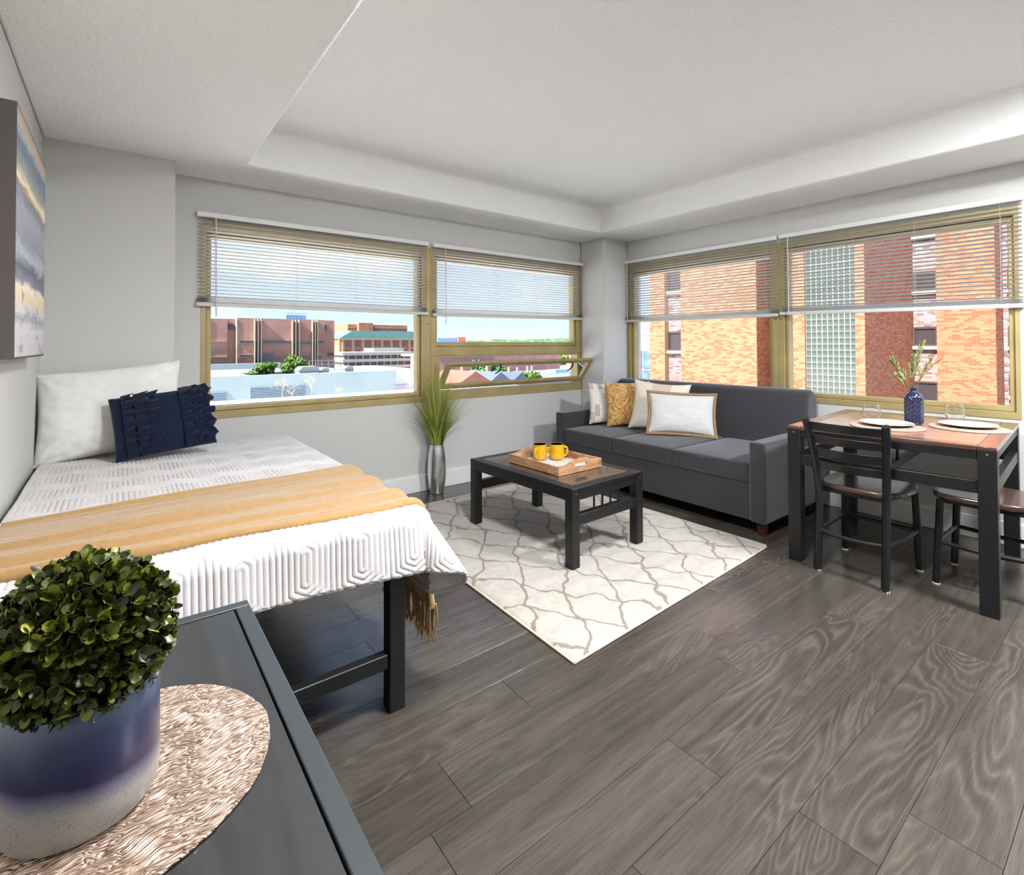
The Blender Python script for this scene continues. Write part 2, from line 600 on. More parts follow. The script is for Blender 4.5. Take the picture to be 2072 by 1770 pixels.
def blind(label, loc, rz, L, ztop, zr0, zr1, wand_x, wand_len, sag=0.0):
    """zr0, zr1: height of the top of the bottom rail at both ends"""
    root = empty('window_blind', loc, rz, label, 'blind', 'mini blinds in the windows')
    MB().box(0, L, -0.020, 0.020, ztop - 0.034, ztop).build('head_rail', M['white'], root, bev=0.003)
    me = slat_mesh(L - 0.012)
    n = 22
    for k in range(n):
        f = (k + 0.7) / n
        z0 = ztop - 0.034 + (zr0 - ztop + 0.034) * f
        z1 = ztop - 0.034 + (zr1 - ztop + 0.034) * f
        o = link('slat', me, None, root, (0.006, 0, (z0)), (math.radians(-19), -math.atan2(z1 - z0, L), 0))
    # bottom rail with the spare slats gathered on it
    a = -math.atan2(zr1 - zr0, L)
    rail = MB().box(0, L, -0.0135, 0.0135, -0.060, -0.034).build('bottom_rail', M['blind'], root, (0, 0, zr0), (0, a, 0), bev=0.003)
    for j in range(7):
        link('slat', me, None, root, (0.006, 0, zr0 - 0.003 - 0.0045 * j), (math.radians(-3), a, 0))
    for x in (0.10, L * 0.37, L * 0.63, L - 0.10):
        zb = zr0 + (zr1 - zr0) * x / L - 0.03
        for y in (-0.0135, 0.0135):
            MB().tube([(x, y, ztop - 0.03), (x, y, zb)], 0.0008, 4, False).build('ladder_cord', M['blind'], root)
    MB().tube([(wand_x, -0.026, ztop - 0.03), (wand_x + 0.004, -0.028, ztop - wand_len)], 0.004, 6).build('tilt_wand', M['blind'], root)
    return root

blind('white mini blind half raised in the window beside the bed', (-3.872, -0.022, 0), 0, 1.663, 2.100, 1.545, 1.540, 0.105, 0.68)
blind('white mini blind half raised over the tilted vent window', (-2.165, -0.022, 0), 0, 1.822, 2.098, 1.532, 1.548, 0.115, 0.69)
blind('white mini blind half raised above the sofa', (-0.022, -0.312, 0), wB, 1.618, 2.115, 1.520, 1.512, 0.06, 0.66)
blind('white mini blind half raised above the dining table', (-0.022, -1.945, 0), wB, 1.428, 2.118, 1.522, 1.500, 0.075, 0.66)

# ------------------------------------------------------------------ outside the windows
GZ = -12.0
M['asphalt'] = simple('street', lin(205, 202, 196), 0.9, var=0.15, vscale=0.2)
ground = MB().box(-300, 1500, 2.0, 1500, GZ - 1, GZ).build('ground', M['asphalt'])
tag(ground, 'street level far below the windows', kind='structure')
M['white_roof'] = simple('white_roof_membrane', (0.86, 0.86, 0.85), 0.8)
tag(MB().box(-24, 13, 0.3, 19.5, -1.5, -1.0).build('roof_terrace', M['white_roof']), 'white membrane roof just below the long window', kind='structure')  # roof behind the white strip outside, added to bounce sunlight onto the ceiling
tag(MB().box(0.3, 9.5, -16, -0.2, -1.8, -1.3).build('bounce_roof_side', M['white_roof']), 'added white bounce roof, unseen below the dining window', kind='structure')  # unseen reflector added to bounce sunlight in through the dining window
M['mortar'] = simple('mortar', lin(236, 190, 160), 0.9)

def brick_mat(name, stops):
    m = Mat(name)
    g = m.node('ShaderNodeNewGeometry')
    m.color(m.ramp(g.outputs['Random Per Island'], stops))
    m.set(rough=0.85)
    return m.m
M['brick'] = brick_mat('orange_brick', [(0.0, lin(146, 78, 54)), (0.30, lin(154, 86, 60)), (0.42, lin(158, 99, 73)), (1.0, lin(166, 114, 87))])
M['mauve_brick'] = brick_mat('mauve_brick', [(0.0, lin(92, 70, 74)), (0.5, lin(132, 114, 118)), (1.0, lin(160, 146, 150))])
M['wall_brick'] = simple('brick_core', lin(159, 123, 96), 0.9)
M['stone'] = simple('pale_stone', lin(154, 146, 131), 0.8)
M['dark_glass'] = simple('dark_glass', lin(58, 52, 56), 0.08, spec=0.8)
M['dark_frame'] = simple('bronze_frame', lin(66, 50, 46), 0.4)
M['green_glass'] = simple('pale_green_glass', lin(66, 74, 68), 0.10, var=0.7, vscale=2.2, spec=0.5)
M['grid_white'] = simple('white_mullion', lin(166, 168, 162), 0.5)

def bricks(name, root, origin, du, dn, W, z0, z1, mat, bl=0.203, bh=0.0575, jx=0.0115, jz=0.0145, proud=0.010, seed=1, skip=()):
    """bricks standing proud of a wall: origin + du*u + z; dn = outward normal. One part, too small to pick apart."""
    ou = np.array(origin[:2], float); u = np.array(du, float); n = np.array(dn, float)
    V = []; F = []
    row = 0
    z = z0
    while z < z1:
        s = -(row % 2) * (bl + jx) / 2
        while s < W:
            a, b = max(s, 0.0), min(s + bl, W)
            if b - a > 0.03 and not any(z + bh > k0 and z < k1 for k0, k1 in skip):
                k = len(V)
                for (t, h) in ((a, z), (b, z), (b, z + bh), (a, z + bh)):
                    p = ou + u * t
                    V.append((p[0], p[1], h)); q = p + n * proud
                    V.append((q[0], q[1], h))
                F += [(k + 1, k + 3, k + 5, k + 7)]
                for i in range(4):
                    j = (i + 1) % 4
                    F.append((k + 2 * i, k + 2 * j, k + 2 * j + 1, k + 2 * i + 1))
            s += bl + jx
        z += bh + jz
        row += 1
    me = bpy.data.meshes.new(name)
    me.from_pydata(V, [], F)
    me.update()
    o = link(name, me, mat, root)
    # world coordinates to the root's own
    o.location = -Vector(root.location)
    return tag(o, kind='stuff')

class Block:
    """a building: parts are given in world coordinates and stored relative to the root at its foot"""
    def __init__(s, name, label, loc, cat='building', group=None):
        s.r = empty(name, loc, 0, label, cat, group)
        s.o = -Vector(loc)
    def part(s, name, mat, *boxes, parent=None, bev=0):
        mb = MB()
        for b in boxes: mb.box(*b)
        o = mb.build(name, mat, parent or s.r, bev=bev)
        if parent is None: o.location = s.o
        return o

# --- orange brick tower across the street (right-hand windows)
tw = Block('brick_tower', 'orange brick tower filling the right-hand windows', (16, 4, GZ))
X1, X4 = 14.0, 18.73
zt = 9.5
for a, b, x0, x1 in ((9.353, 10.127, X1, 22), (8.549, 9.353, X1 + 0.30, 22), (5.362, 8.549, X1, 22), (4.209, 5.362, X1 + 3.5, 22),
                     (3.69, 4.209, X1, 22), (2.184, 3.69, X1 + 0.14, 22), (1.926, 2.184, X1, 22), (1.188, 1.926, X4 + 0.22, 22), (-0.37, 1.188, X4, 22), (-2.2, -0.37, X4 + 1.3, 22)):
    tw.part('wall', M['wall_brick'], (x0, x1, a, b, GZ, zt))
zl, zh = -3.0, 7.6
for i, (a, b) in enumerate(((9.353, 10.127), (5.362, 8.549), (3.69, 4.209), (1.926, 2.184))):
    bricks('brickwork', tw.r, (X1, b), (0, -1), (-1, 0), b - a, zl, zh, M['brick'], seed=i)
bricks('brickwork', tw.r, (X1, 5.362), (1, 0), (0, -1), 3.4, zl, zh, M['brick'])
bricks('brickwork', tw.r, (X1, 1.926), (1, 0), (0, -1), X4 + 0.2 - X1, zl, zh, M['brick'])
bricks('brickwork', tw.r, (X4, 1.188), (0, -1), (-1, 0), 1.558, zl, zh, M['brick'])
bricks('brickwork', tw.r, (X4, -0.37), (1, 0), (0, -1), 1.3, zl, zh, M['brick'])
bricks('brickwork', tw.r, (X4 + 1.3, -0.37), (0, -1), (-1, 0), 1.8, zl, zh, M['mauve_brick'])

def tower_window(x, a, b, z0, z1, lintel=True):
    f = MB().ring((0, b - a, z0, z1), (0.07, b - a - 0.07, z0 + 0.07, z1 - 0.07), -0.02, 0.08).build('window', M['dark_frame'], tw.r, tuple(Vector((x, b, 0)) + tw.o), (0, 0, wB))
    MB().box(0.06, b - a - 0.06, 0.03, 0.05, z0 + 0.06, z1 - 0.06).build('pane', M['dark_glass'], f)
    MB().box(0, b - a, -0.10, 0.10, z0 - 0.13, z0).build('sill', M['stone'], f, bev=0.01)
    return f
cw = [(-1.75, -0.60), (0.945, 1.74), (3.46, 4.28), (5.9, 6.7)]
for z0, z1 in cw: tower_window(X1 + 0.22, 8.549, 9.353, z0, z1)
bricks('brickwork', tw.r, (X1 + 0.30, 9.353), (0, -1), (-1, 0), 0.80, zl, zh, M['mauve_brick'], skip=[(a - 0.13, b) for a, b in cw])
cw = [(-0.95, -0.174), (1.12, 1.82), (3.13, 3.86), (5.2, 5.95)]
for z0, z1 in cw: tower_window(X4 + 0.14, 1.188, 1.926, z0, z1)
bricks('brickwork', tw.r, (X4 + 0.22, 1.926), (0, -1), (-1, 0), 0.738, zl, zh, M['mauve_brick'], skip=[(a - 0.13, b) for a, b in cw])
for z0 in (-0.6, 1.1, 3.1):
    tower_window(X4 + 1.24, -0.66, -0.50, z0, z0 + 0.7)

# gridded glass wall of the tower
gw = MB().box(X1 + 0.10, X1 + 0.14, 2.184, 3.69, zl, zh).build('glass_wall', M['grid_white'], tw.r)
gw.location = tw.o
nc, pw = 9, (3.69 - 2.184) / 9
ph = 0.205
nr = 30
pme = MB().box(-pw / 2 + 0.014, pw / 2 - 0.014, -0.012, 0.012, -ph / 2 + 0.013, ph / 2 - 0.013).mesh('pane', False)
pme.materials.append(M['green_glass'])
z = -1.35
for r in range(nr):
    for c in range(nc):
        o = link('pane', pme, None, gw, (X1 + 0.095, 2.184 + pw * (c + 0.5), z + ph * r), (0, 0, wB))

# --- white office block left of the tower
ob = Block('office_block', 'white and glass office block beside the brick tower', (34, 26, GZ))
ob.part('wall', M['grid_white'], (30, 42, 18.5, 30, GZ, 3.0))
ob.part('band', simple('grey_band', lin(190, 192, 196), 0.6), (29.95, 30.05, 18.5, 30, 2.0, 2.08))
M['blue_glass'] = simple('blue_glass', lin(86, 106, 128), 0.1, var=0.4, vscale=1.5, spec=0.8)
for i, z in enumerate((-0.75, -2.35, -3.9)):
    for k, y in enumerate((20.0, 21.6, 23.2, 24.8)):
        ob.part('window', M['blue_glass'], (29.9, 30.0, y, y + 1.45, z, z + 1.42))
ob.part('post', simple('rust_post', lin(150, 104, 88), 0.7), (29.7, 29.9, 23.3, 23.55, -6, 0.8))

# --- pale blue flat-roofed building below the big window
M['pale_blue'] = simple('pale_blue_render', lin(166, 182, 186), 0.8, var=0.06, vscale=0.35)
M['roof_grey'] = simple('roof_membrane', lin(124, 124, 124), 0.9, var=0.10, vscale=0.15)
lb = Block('flat_roofed_building', 'pale blue flat-roofed building below the big window', (10, 60, GZ))
lb.part('wall', M['pale_blue'], (-14, 18.84, 47.1, 47.6, GZ, -1.5))
for b in ((-14, 18.84, 47.6, 55.5), (-14, 6.5, 55.5, 61), (13.6, 18.84, 55.5, 61), (-14, 18.84, 61, 72)):
    lb.part('roof', M['roof_grey'], (*b, GZ, -1.95))
lb.part('parapet', M['pale_blue'], (-14, 13.2, 72, 72.5, GZ, -1.2))
lb.part('annex', simple('white_render', lin(214, 218, 222), 0.8), (18.84, 21.5, 47.3, 60, GZ, -1.45))
lb.part('annex_base', simple('mauve_render', lin(196, 178, 190), 0.8), (18.86, 21.5, 47.2, 47.35, GZ, -3.1))
M['louvre'] = simple('louvre_grey', lin(150, 168, 180), 0.6)
for x0, x1, z0, z1 in ((4.88, 9.67, -4.35, -2.5), (-1.5, 3.06, -4.35, -2.72)):
    g = lb.part('louvre', M['louvre'], (x0, x1, 47.06, 47.12, z0, z1))
    mb = MB(); z = z0 + 0.05
    while z < z1 - 0.05:
        mb.box(x0, x1, 46.98, 47.06, z, z + 0.05); z += 0.14
    tag(mb.build('blade', M['louvre'], g), kind='stuff')
M['hvac'] = simple('hvac_white', lin(154, 156, 159), 0.5)
def roof_vent(x, y, w, d, h, label):
    b = Block('roof_vent', label, (x, y, -1.95), 'roof vent', 'vents on the pale blue roof')
    b.part('housing', M['hvac'], (x - w / 2, x + w / 2, y - d / 2, y + d / 2, -1.95, -1.95 + h * 0.55))
    mb = MB().prism([(x - w / 2 - 0.1, -1.95 + h * 0.5), (x + w / 2 + 0.1, -1.95 + h * 0.5), (x + w / 2 - 0.15, -1.95 + h), (x - w / 2 + 0.3, -1.95 + h)], y - d / 2 - 0.1, y + d / 2 + 0.1, 'y')
    mb.build('hood', M['hvac'], b.r).location = b.o
roof_vent(11.7, 54.0, 2.0, 1.8, 0.85, 'large white hooded vent on the pale blue roof')
roof_vent(13.6, 54.5, 0.9, 0.9, 0.6, 'small white hooded vent beside the large hood')
roof_vent(16.9, 56.0, 1.0, 0.9, 0.7, 'small white vent box near the roof rail')
rl = Block('roof_railing', 'thin grey railing on the pale blue roof', (15.6, 60, -1.95), 'railing')
for k in range(6):
    rl.part('post', M['louvre'], (13.6 + 0.75 * k, 13.68 + 0.75 * k, 60, 60.08, -1.95, -0.65))
for z in (-0.7, -1.2): rl.part('rail', M['louvre'], (13.6, 17.45, 60, 60.06, z, z + 0.06))

# --- brown brick institution
M['brown_brick'] = simple('brown_brick', lin(174, 132, 118), 0.9, var=0.16, vscale=0.5, bump=0.3, bscale=6, bdist=0.05)
M['concrete'] = simple('cream_concrete', lin(171, 157, 136), 0.8)
bb = Block('brick_institution', 'long brown brick building with pale concrete fins', (14, 80, GZ))
Y1 = 75.0
bb.part('wall', M['brown_brick'], (8.33, 20.0, Y1, 92, GZ, 5.0))
bb.part('left_wing', M['brown_brick'], (7.2, 8.33, Y1 + 0.9, 92, GZ, 4.86))
bb.part('left_wing', M['brown_brick'], (5.2, 7.2, Y1 + 0.3, 92, GZ, 4.82))
bb.part('left_wing', M['brown_brick'], (-8, 5.2, Y1 + 1.3, 92, GZ, 4.75))
bb.part('right_wing', M['brown_brick'], (20.0, 22.15, Y1 + 2.0, 92, GZ, 5.05))
M['far_glass'] = simple('far_glass', lin(70, 78, 92), 0.15, spec=0.8)
bb.part('window', M['far_glass'], (7.2, 8.25, Y1 + 0.82, Y1 + 0.9, 3.35, 4.2))
for x0, x1, z0, z1 in ((8.5, 10.4, 1.55, 1.85), (11.6, 15.3, 1.45, 1.85), (16.6, 18.2, 1.35, 1.65), (19.0, 19.95, 1.5, 1.8), (8.5, 10.4, -0.35, -0.12), (11.3, 13.0, -0.95, 0.08),
                       (13.4, 15.3, -0.75, -0.45), (16.5, 19.6, -0.75, -0.45), (20.2, 21.0, 3.4, 4.4), (21.2, 22.1, -0.5, 0.0)):
    y = Y1 if x0 < 20 else Y1 + 2.0
    f = bb.part('window', M['concrete'], (x0, x1, y - 0.12, y, z0 - 0.10, z1 + 0.03))
    MB().box(x0 + 0.04, x1 - 0.04, y - 0.18, y - 0.10, z0, z1).build('pane', M['far_glass'], f)
for xs in ((10.45, 10.85, 11.25), (15.4, 15.8, 16.3), (18.2, 18.55, 18.9)):
    for x in xs: bb.part('fin', M['concrete'], (x - 0.06, x + 0.06, Y1 - 0.5, Y1, GZ, 4.9))
    bb.part('stair_glass', M['far_glass'], (xs[0], xs[2], Y1 - 0.05, Y1 + 0.02, GZ, 1.7))
for x, y in ((5.2, Y1 + 0.3), (7.2, Y1 + 0.6), (8.33, Y1)):
    bb.part('sunlit_side_strip', M['concrete'], (x - 0.10, x + 0.04, y - 0.06, y + 1.0, GZ, 4.78))  # cream strips put sunlight on the side faces into the colour
for z in (-0.4, 1.7): bb.part('ledge', M['concrete'], (-8, 7.1, Y1 + 0.15, Y1 + 0.3, z, z + 0.12))
ch = Block('rooftop_chiller', 'blue chiller with railing on the brown brick roof', (16.7, 80, 5.06), 'rooftop unit')
ch.part('body', simple('chiller_blue', lin(96, 160, 214), 0.5), (15.35, 18.1, 78, 81, 5.06, 5.78))
for k in range(8): ch.part('post', M['grid_white'], (15.25 + 0.41 * k, 15.31 + 0.41 * k, 77.8, 77.86, 5.06, 6.1))
ch.part('rail', M['grid_white'], (15.25, 18.2, 77.8, 77.86, 6.04, 6.1))

# --- orange building with green roof and the parking deck
gb = Block('green_roofed_building', 'orange brick building with green sloping roof and penthouse', (52, 138, GZ))
M['far_orange'] = simple('far_orange_brick', lin(171, 109, 86), 0.9, var=0.15, vscale=0.6)
M['patina'] = simple('green_roof', lin(98, 141, 139), 0.6, var=0.1, vscale=1)
gb.part('wall', M['far_orange'], (40.8, 66, 130, 150, GZ, 2.9))
mb = MB().prism([(40.4, 2.85), (67, 2.85), (63, 5.0), (44, 5.0)], 129.4, 150, 'y'); mb.build('roof', M['patina'], gb.r).location = gb.o
gb.part('eave', M['stone'], (40.4, 67, 129.2, 129.5, 2.6, 2.95))
gb.part('penthouse', M['far_orange'], (44.0, 61.4, 133, 146, 4.9, 6.8))
gb.part('penthouse', M['far_orange'], (46.5, 50.5, 131.5, 146, 4.9, 7.2))
gb.part('cornice', M['stone'], (44.0, 61.4, 132.8, 133, 5.9, 6.1))
for k in range(9):
    x = 41.6 + 2.7 * k
    gb.part('pilaster', M['stone'], (x - 0.25, x + 0.25, 129.7, 130.0, -3, 2.6))
    for z in (-1.6, 0.7):
        gb.part('window', M['far_glass'], (x + 0.8, x + 1.9, 129.85, 130.02, z, z + 1.3))
pd = Block('parking_deck', 'white banded parking deck in front of the green roof', (40, 104, GZ))
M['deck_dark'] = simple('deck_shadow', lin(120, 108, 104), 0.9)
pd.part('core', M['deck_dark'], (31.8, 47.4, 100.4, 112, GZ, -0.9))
for z in (-0.95, -2.35, -3.75, -5.2): pd.part('band', M['grid_white'], (31.4, 47.6, 100, 112, z, z + 0.62))
pd.part('ramp', M['grid_white'], (40.4, 47.6, 106, 112, -0.4, 0.45))
for k in range(10): pd.part('column', M['grid_white'], (32.4 + 1.55 * k, 32.6 + 1.55 * k, 100.1, 100.5, GZ, -0.5))

# --- trees
def leaf_mat(name, a, b):
    m = Mat(name)
    g = m.node('ShaderNodeNewGeometry')
    m.color(m.ramp(g.outputs['Random Per Island'], [(0.0, a), (1.0, b)]))
    return m.set(rough=0.7).m
M['leaf_bright'] = leaf_mat('bright_leaves', lin(48, 84, 22), lin(102, 134, 46))
M['leaf_deep'] = leaf_mat('deep_leaves', lin(44, 76, 38), lin(92, 124, 64))
M['bark'] = simple('bark', lin(110, 92, 78), 0.9)
M['bare_bark'] = simple('pale_bare_bark', lin(214, 186, 152), 0.8)

def tree(label, x, y, ztop, rx, rz, n, mat, seed, leaf=0.5, group=None):
    r = empty('tree', (x, y, GZ), 0, label, 'tree', group)
    rng = np.random.RandomState(seed)
    MB().tube([(0, 0, 0), (0.1, 0, (ztop - GZ) * 0.5), (0, 0, ztop - GZ - rz)], [0.3, 0.25, 0.12], 6).build('trunk', M['bark'], r)
    cz = ztop - GZ - rz
    blobs = [(rng.uniform(-0.65, 0.65) * rx, rng.uniform(-0.6, 0.6) * rx, cz + rng.uniform(-0.5, 0.6) * rz, rng.uniform(0.35, 0.55)) for _ in range(9)]
    V = []; F = []
    for i in range(n):
        b = blobs[i % len(blobs)]
        d = rng.normal(size=3); d /= np.linalg.norm(d)
        p = np.array(b[:3]) + d * np.array([rx, rx, rz]) * b[3] * rng.uniform(0.75, 1.02)
        u = rng.normal(size=3); u /= np.linalg.norm(u)
        w = np.cross(u, d); w /= np.linalg.norm(w) + 1e-9
        s = leaf * rng.uniform(0.6, 1.2)
        k = len(V)
        V += [p - u * s, p + w * s * 0.5, p + u * s, p - w * s * 0.5]
        F.append((k, k + 1, k + 2, k + 3))
    me = bpy.data.meshes.new('foliage'); me.from_pydata([tuple(v) for v in V], [], F); me.update()
    tag(link('foliage', me, mat, r), kind='stuff')
    return r
tree('bright green tree behind the pale blue roof', 11.5, 57.6, 0.05, 1.55, 1.1, 2400, M['leaf_bright'], 3, 0.20)
tree('low bright green tree left of the taller one', 8.3, 58.2, -0.75, 1.3, 0.7, 1500, M['leaf_bright'], 4, 0.20)

def bare_tree(label, x, y, z0, h, seed):
    r = empty('bare_tree', (x, y, GZ), 0, label, 'tree', 'bare trees before the pale blue wall')
    rng = random.Random(seed)
    mb = MB()
    def grow(p, d, L, rad, lev):
        q = p + d * L
        mb.tube([p, (p + q) / 2 + Vector((rng.uniform(-.05, .05), 0, 0)) * L, q], [rad, rad * 0.8, rad * 0.6], 5)
        if lev == 0: return
        for k in range(rng.choice((2, 2, 3))):
            nd = (d * 0.75 + Vector((rng.uniform(-1, 1), rng.uniform(-.8, .8), rng.uniform(-.15, .6)))).normalized()
            grow(p + d * L * rng.uniform(0.55, 1.0), nd, L * rng.uniform(0.55, 0.78), rad * 0.6, lev - 1)
    base = Vector((0, 0, z0 - GZ))
    MB().tube([(0, 0, 0), (0, 0, z0 - GZ + 0.05)], [0.09, 0.05], 6).build('trunk', M['bare_bark'], r)
    grow(base, Vector((0.05, 0, 1)).normalized(), h * 0.34, 0.026, 5)
    tag(mb.build('branches', M['bare_bark'], r), kind='stuff')
bare_tree('pale bare tree left before the blue louvre', 1.75, 22, -1.45, 1.45, 2)
bare_tree('tallest pale bare tree before the blue louvre', 3.10, 22, -1.45, 1.75, 5)
bare_tree('short pale bare tree between the two taller ones', 2.35, 22.6, -1.45, 1.15, 8)
bare_tree('lone low bare tree to the right of the others', 4.4, 22, -1.5, 0.9, 11)

# --- far right part of the view: hills, roofs, houses
def hills():
    xs = np.linspace(250, 900, 140)
    top = 7.0 + 6.5 * (xs - 430) / 260 + 2.2 * vnoise(xs / 16, xs * 0 + 3, 5) + 1.6 * vnoise(xs / 6, xs * 0 + 9, 6)
    top = np.clip(top, 5.0, 22)
    P = np.zeros((140, 3, 3))
    P[:, 0] = np.stack([xs, xs * 0 + 690, xs * 0 - 12], 1)
    P[:, 1] = np.stack([xs, xs * 0 + 705, top], 1)
    P[:, 2] = np.stack([xs, xs * 0 + 760, xs * 0 - 12], 1)
    m = simple('wooded_hill', lin(86, 116, 74), 0.9, var=0.35, vscale=0.12)
    return tag(grid_obj('hills', P, m), 'green wooded hills on the horizon', kind='structure')
hills()
fo = Block('far_building', 'low blue and brick building on the horizon', (146, 255, GZ))
fo.part('wall', simple('far_blue', lin(106, 142, 190), 0.5), (136, 149, 250, 262, GZ, 4.9))
fo.part('end_bay', M['far_orange'], (149, 154, 249, 262, GZ, 5.6))
hb = Block('mauve_brick_hall', 'long mauve brick hall seen through the open vent', (50, 96, GZ))
M['mauve_wall'] = simple('mauve_wall', lin(176, 132, 134), 0.9, var=0.12, vscale=0.7)
hb.part('wall', M['mauve_wall'], (49, 84, 92, 99, GZ, -0.6))
hb.part('coping', M['grid_white'], (49, 62, 91.8, 92, -0.8, -0.5))
wh = Block('white_roofed_block', 'white roofed block on the edge of the vent view', (36, 80, GZ))
wh.part('wall', M['mauve_wall'], (38.6, 42, 74, 84, GZ, -0.9))
wh.part('roof', M['grid_white'], (38.5, 44, 73.8, 88, -0.95, -0.55))
gr = Block('grey_flat_roof', 'grey flat roofed building seen low through the vent', (62, 78, GZ))
gr.part('wall', M['louvre'], (50, 84, 66, 88, GZ, -5.1))
gr.part('roof', M['roof_grey'], (49.8, 84.2, 65.8, 88.2, -5.15, -4.9))
sk = gr.part('skylight', simple('skylight_blue', lin(150, 196, 214), 0.2), (68, 72.5, 76, 79, -4.9, -4.2))
for x, y in ((62, 78), (64, 79), (57, 75)): gr.part('chimney', M['grid_white'], (x, x + 0.35, y, y + 0.35, -4.9, -3.3))
def house(label, x, y, w, d, zb, zr, mat):
    b = Block('gabled_house', label, (x, y, GZ), 'house', 'gabled houses below the vent')
    b.part('wall', M['stone'], (x - w / 2, x + w / 2, y - d / 2, y + d / 2, GZ, zb))
    m = MB().prism([(x - w / 2 - 0.3, zb), (x + w / 2 + 0.3, zb), (x, zr)], y - d / 2 - 0.3, y + d / 2 + 0.3, 'y'); m.build('roof', mat, b.r).location = b.o
    b.part('chimney', M['brown_brick'], (x + w * 0.1, x + w * 0.1 + 0.6, y, y + 0.6, zb, zr + 0.7))
house('house with a red tiled gable roof below the vent', 33.4, 58, 5.6, 8, -4.2, -2.4, simple('red_tile', lin(150, 96, 80), 0.8, var=0.1, vscale=2))
house('house with a blue grey gable roof below the vent', 40.5, 62, 5.0, 8, -4.9, -2.9, simple('slate', lin(88, 100, 114), 0.7))
house('small slate roofed house beside the green tree', 46.4, 64, 4.0, 7, -5.0, -3.3, simple('slate_dark', lin(78, 90, 106), 0.7))
tree('round green tree behind the slate roofed houses', 47.5, 71.0, -1.4, 2.8, 1.9, 1600, M['leaf_deep'], 12, 0.5, 'trees beyond the vent')
tree('light green tree beside the slate roofed houses', 50.5, 63, -3.2, 1.6, 1.2, 800, M['leaf_bright'], 13, 0.3, 'trees beyond the vent')
tree('broad green tree past the end of the mauve hall', 91, 95, -0.4, 5.5, 3.0, 2200, M['leaf_bright'], 14, 0.6, 'trees beyond the vent')

# ------------------------------------------------------------------ fabric materials
def fabric(name, c, rough=0.9, var=0.10, vscale=30, weave=420, bs=0.25, sheen=0.25):
    m = Mat(name)
    v = m.coord()
    n = m.noise(v, vscale, 3)
    lo = tuple(x * (1 - var) for x in c); hi = tuple(min(1, x * (1 + var)) for x in c)
    m.color(m.ramp(n, [(0.3, lo), (0.7, hi)]))
    m.set(rough=rough, sheen=sheen, spec=0.2)
    return m.bump(m.noise(v, weave, 2), bs, 0.0015).m
M['quilt'] = fabric('quilt_cotton', (0.585, 0.555, 0.545), var=0.03, bs=0.15)
M['trim_grey'] = fabric('quilt_binding', (0.50, 0.46, 0.44), var=0.03)
M['white_cotton'] = fabric('white_cotton', (0.80, 0.785, 0.75), var=0.03, bs=0.12)
M['sheet'] = fabric('white_sheet', (0.74, 0.73, 0.71), var=0.03)
M['mustard_fleece'] = fabric('mustard_fleece', lin(160, 124, 78), var=0.10, vscale=60, bs=0.4, sheen=0.5)
M['navy'] = fabric('navy_cotton', (0.006, 0.011, 0.034), var=0.12, sheen=0.12)
M['charcoal'] = fabric('charcoal_weave', (0.036, 0.035, 0.040), var=0.16, vscale=300, weave=700, bs=0.3, sheen=0.35)

# ------------------------------------------------------------------ bed
BXL, BXR, BYH, BYF = -4.555, -3.430, -0.315, -2.250     # mattress edges
bed = empty('bed', (-4.0, -1.28, 0), 0, 'black wooden bed frame standing along the left wall', 'bed')
def wpart(name, mat, box, parent, bev=0.004):
    o = MB().box(*box).build(name, mat, parent, bev=bev)
    o.location = -Vector(parent.location)
    return o
for x0, y0 in ((-3.541, -2.276), (-3.541, -0.40), (-4.545, -2.276), (-4.545, -0.40)):
    wpart('leg', M['black'], (x0, x0 + 0.056, y0, y0 + 0.056, 0.0, 0.505), bed)
wpart('side_rail', M['black'], (-3.541, -3.495, -2.20, -0.35, 0.485, 0.53), bed)
wpart('side_rail', M['black'], (-4.535, -4.49, -2.20, -0.35, 0.485, 0.53), bed)
wpart('foot_rail', M['black'], (-4.535, -3.495, -2.225, -2.185, 0.485, 0.53), bed)
wpart('stretcher', M['black'], (-4.49, -3.541, -2.268, -2.232, 0.146, 0.196), bed)
wpart('head_rail', M['black'], (-4.49, -3.541, -0.395, -0.355, 0.485, 0.53), bed)
for k in range(9):
    wpart('slat', M['black'], (-4.49, -3.541, -2.15 + 0.21 * k, -2.05 + 0.21 * k, 0.518, 0.531), bed, 0)
mattress = MB().box(BXL + 0.004, BXR - 0.02, BYF + 0.02, BYH, 0.533, 0.636).build('mattress', M['sheet'], bev=0.03, seg=4)
tag(mattress, 'white mattress on the black bed under the quilt', 'mattress')

RC = 0.035
def drape(u, v, zt=0.645, tr=0.0, foot_tilt=0.10, side_tilt=0.06):
    """cloth coordinates (u to the right, v towards the foot) to a point on the covered bed"""
    s = np.maximum(u - BXR, 0.0)
    t = np.maximum(BYF - v, 0.0)          # v is y, decreasing towards the foot
    rho = np.hypot(s, t)
    phi = np.arctan2(t, s + 1e-9)
    tilt = side_tilt * np.cos(phi) ** 2 + foot_tilt * np.sin(phi) ** 2 + 0.56 * np.sin(2 * phi) ** 2
    q = RC * np.pi / 2
    bend = np.minimum(rho, q) / RC
    h = RC * np.sin(bend) + np.maximum(rho - q, 0) * np.sin(tilt)
    w = RC * (1 - np.cos(bend)) + np.maximum(rho - q, 0) * np.cos(tilt)
    x = np.minimum(u, BXR) + h * np.cos(phi) * (rho > 0)
    y = np.maximum(v, BYF) - h * np.sin(phi) * (rho > 0)
    z = zt - w
    return np.stack([x, y, z], -1)

def top_wave(u, v):
    return 0.006 * vnoise(u * 5 + 3, v * 5 + 7, 11) + 0.010 * vnoise(u * 2.1, v * 2.4 + 5, 12)

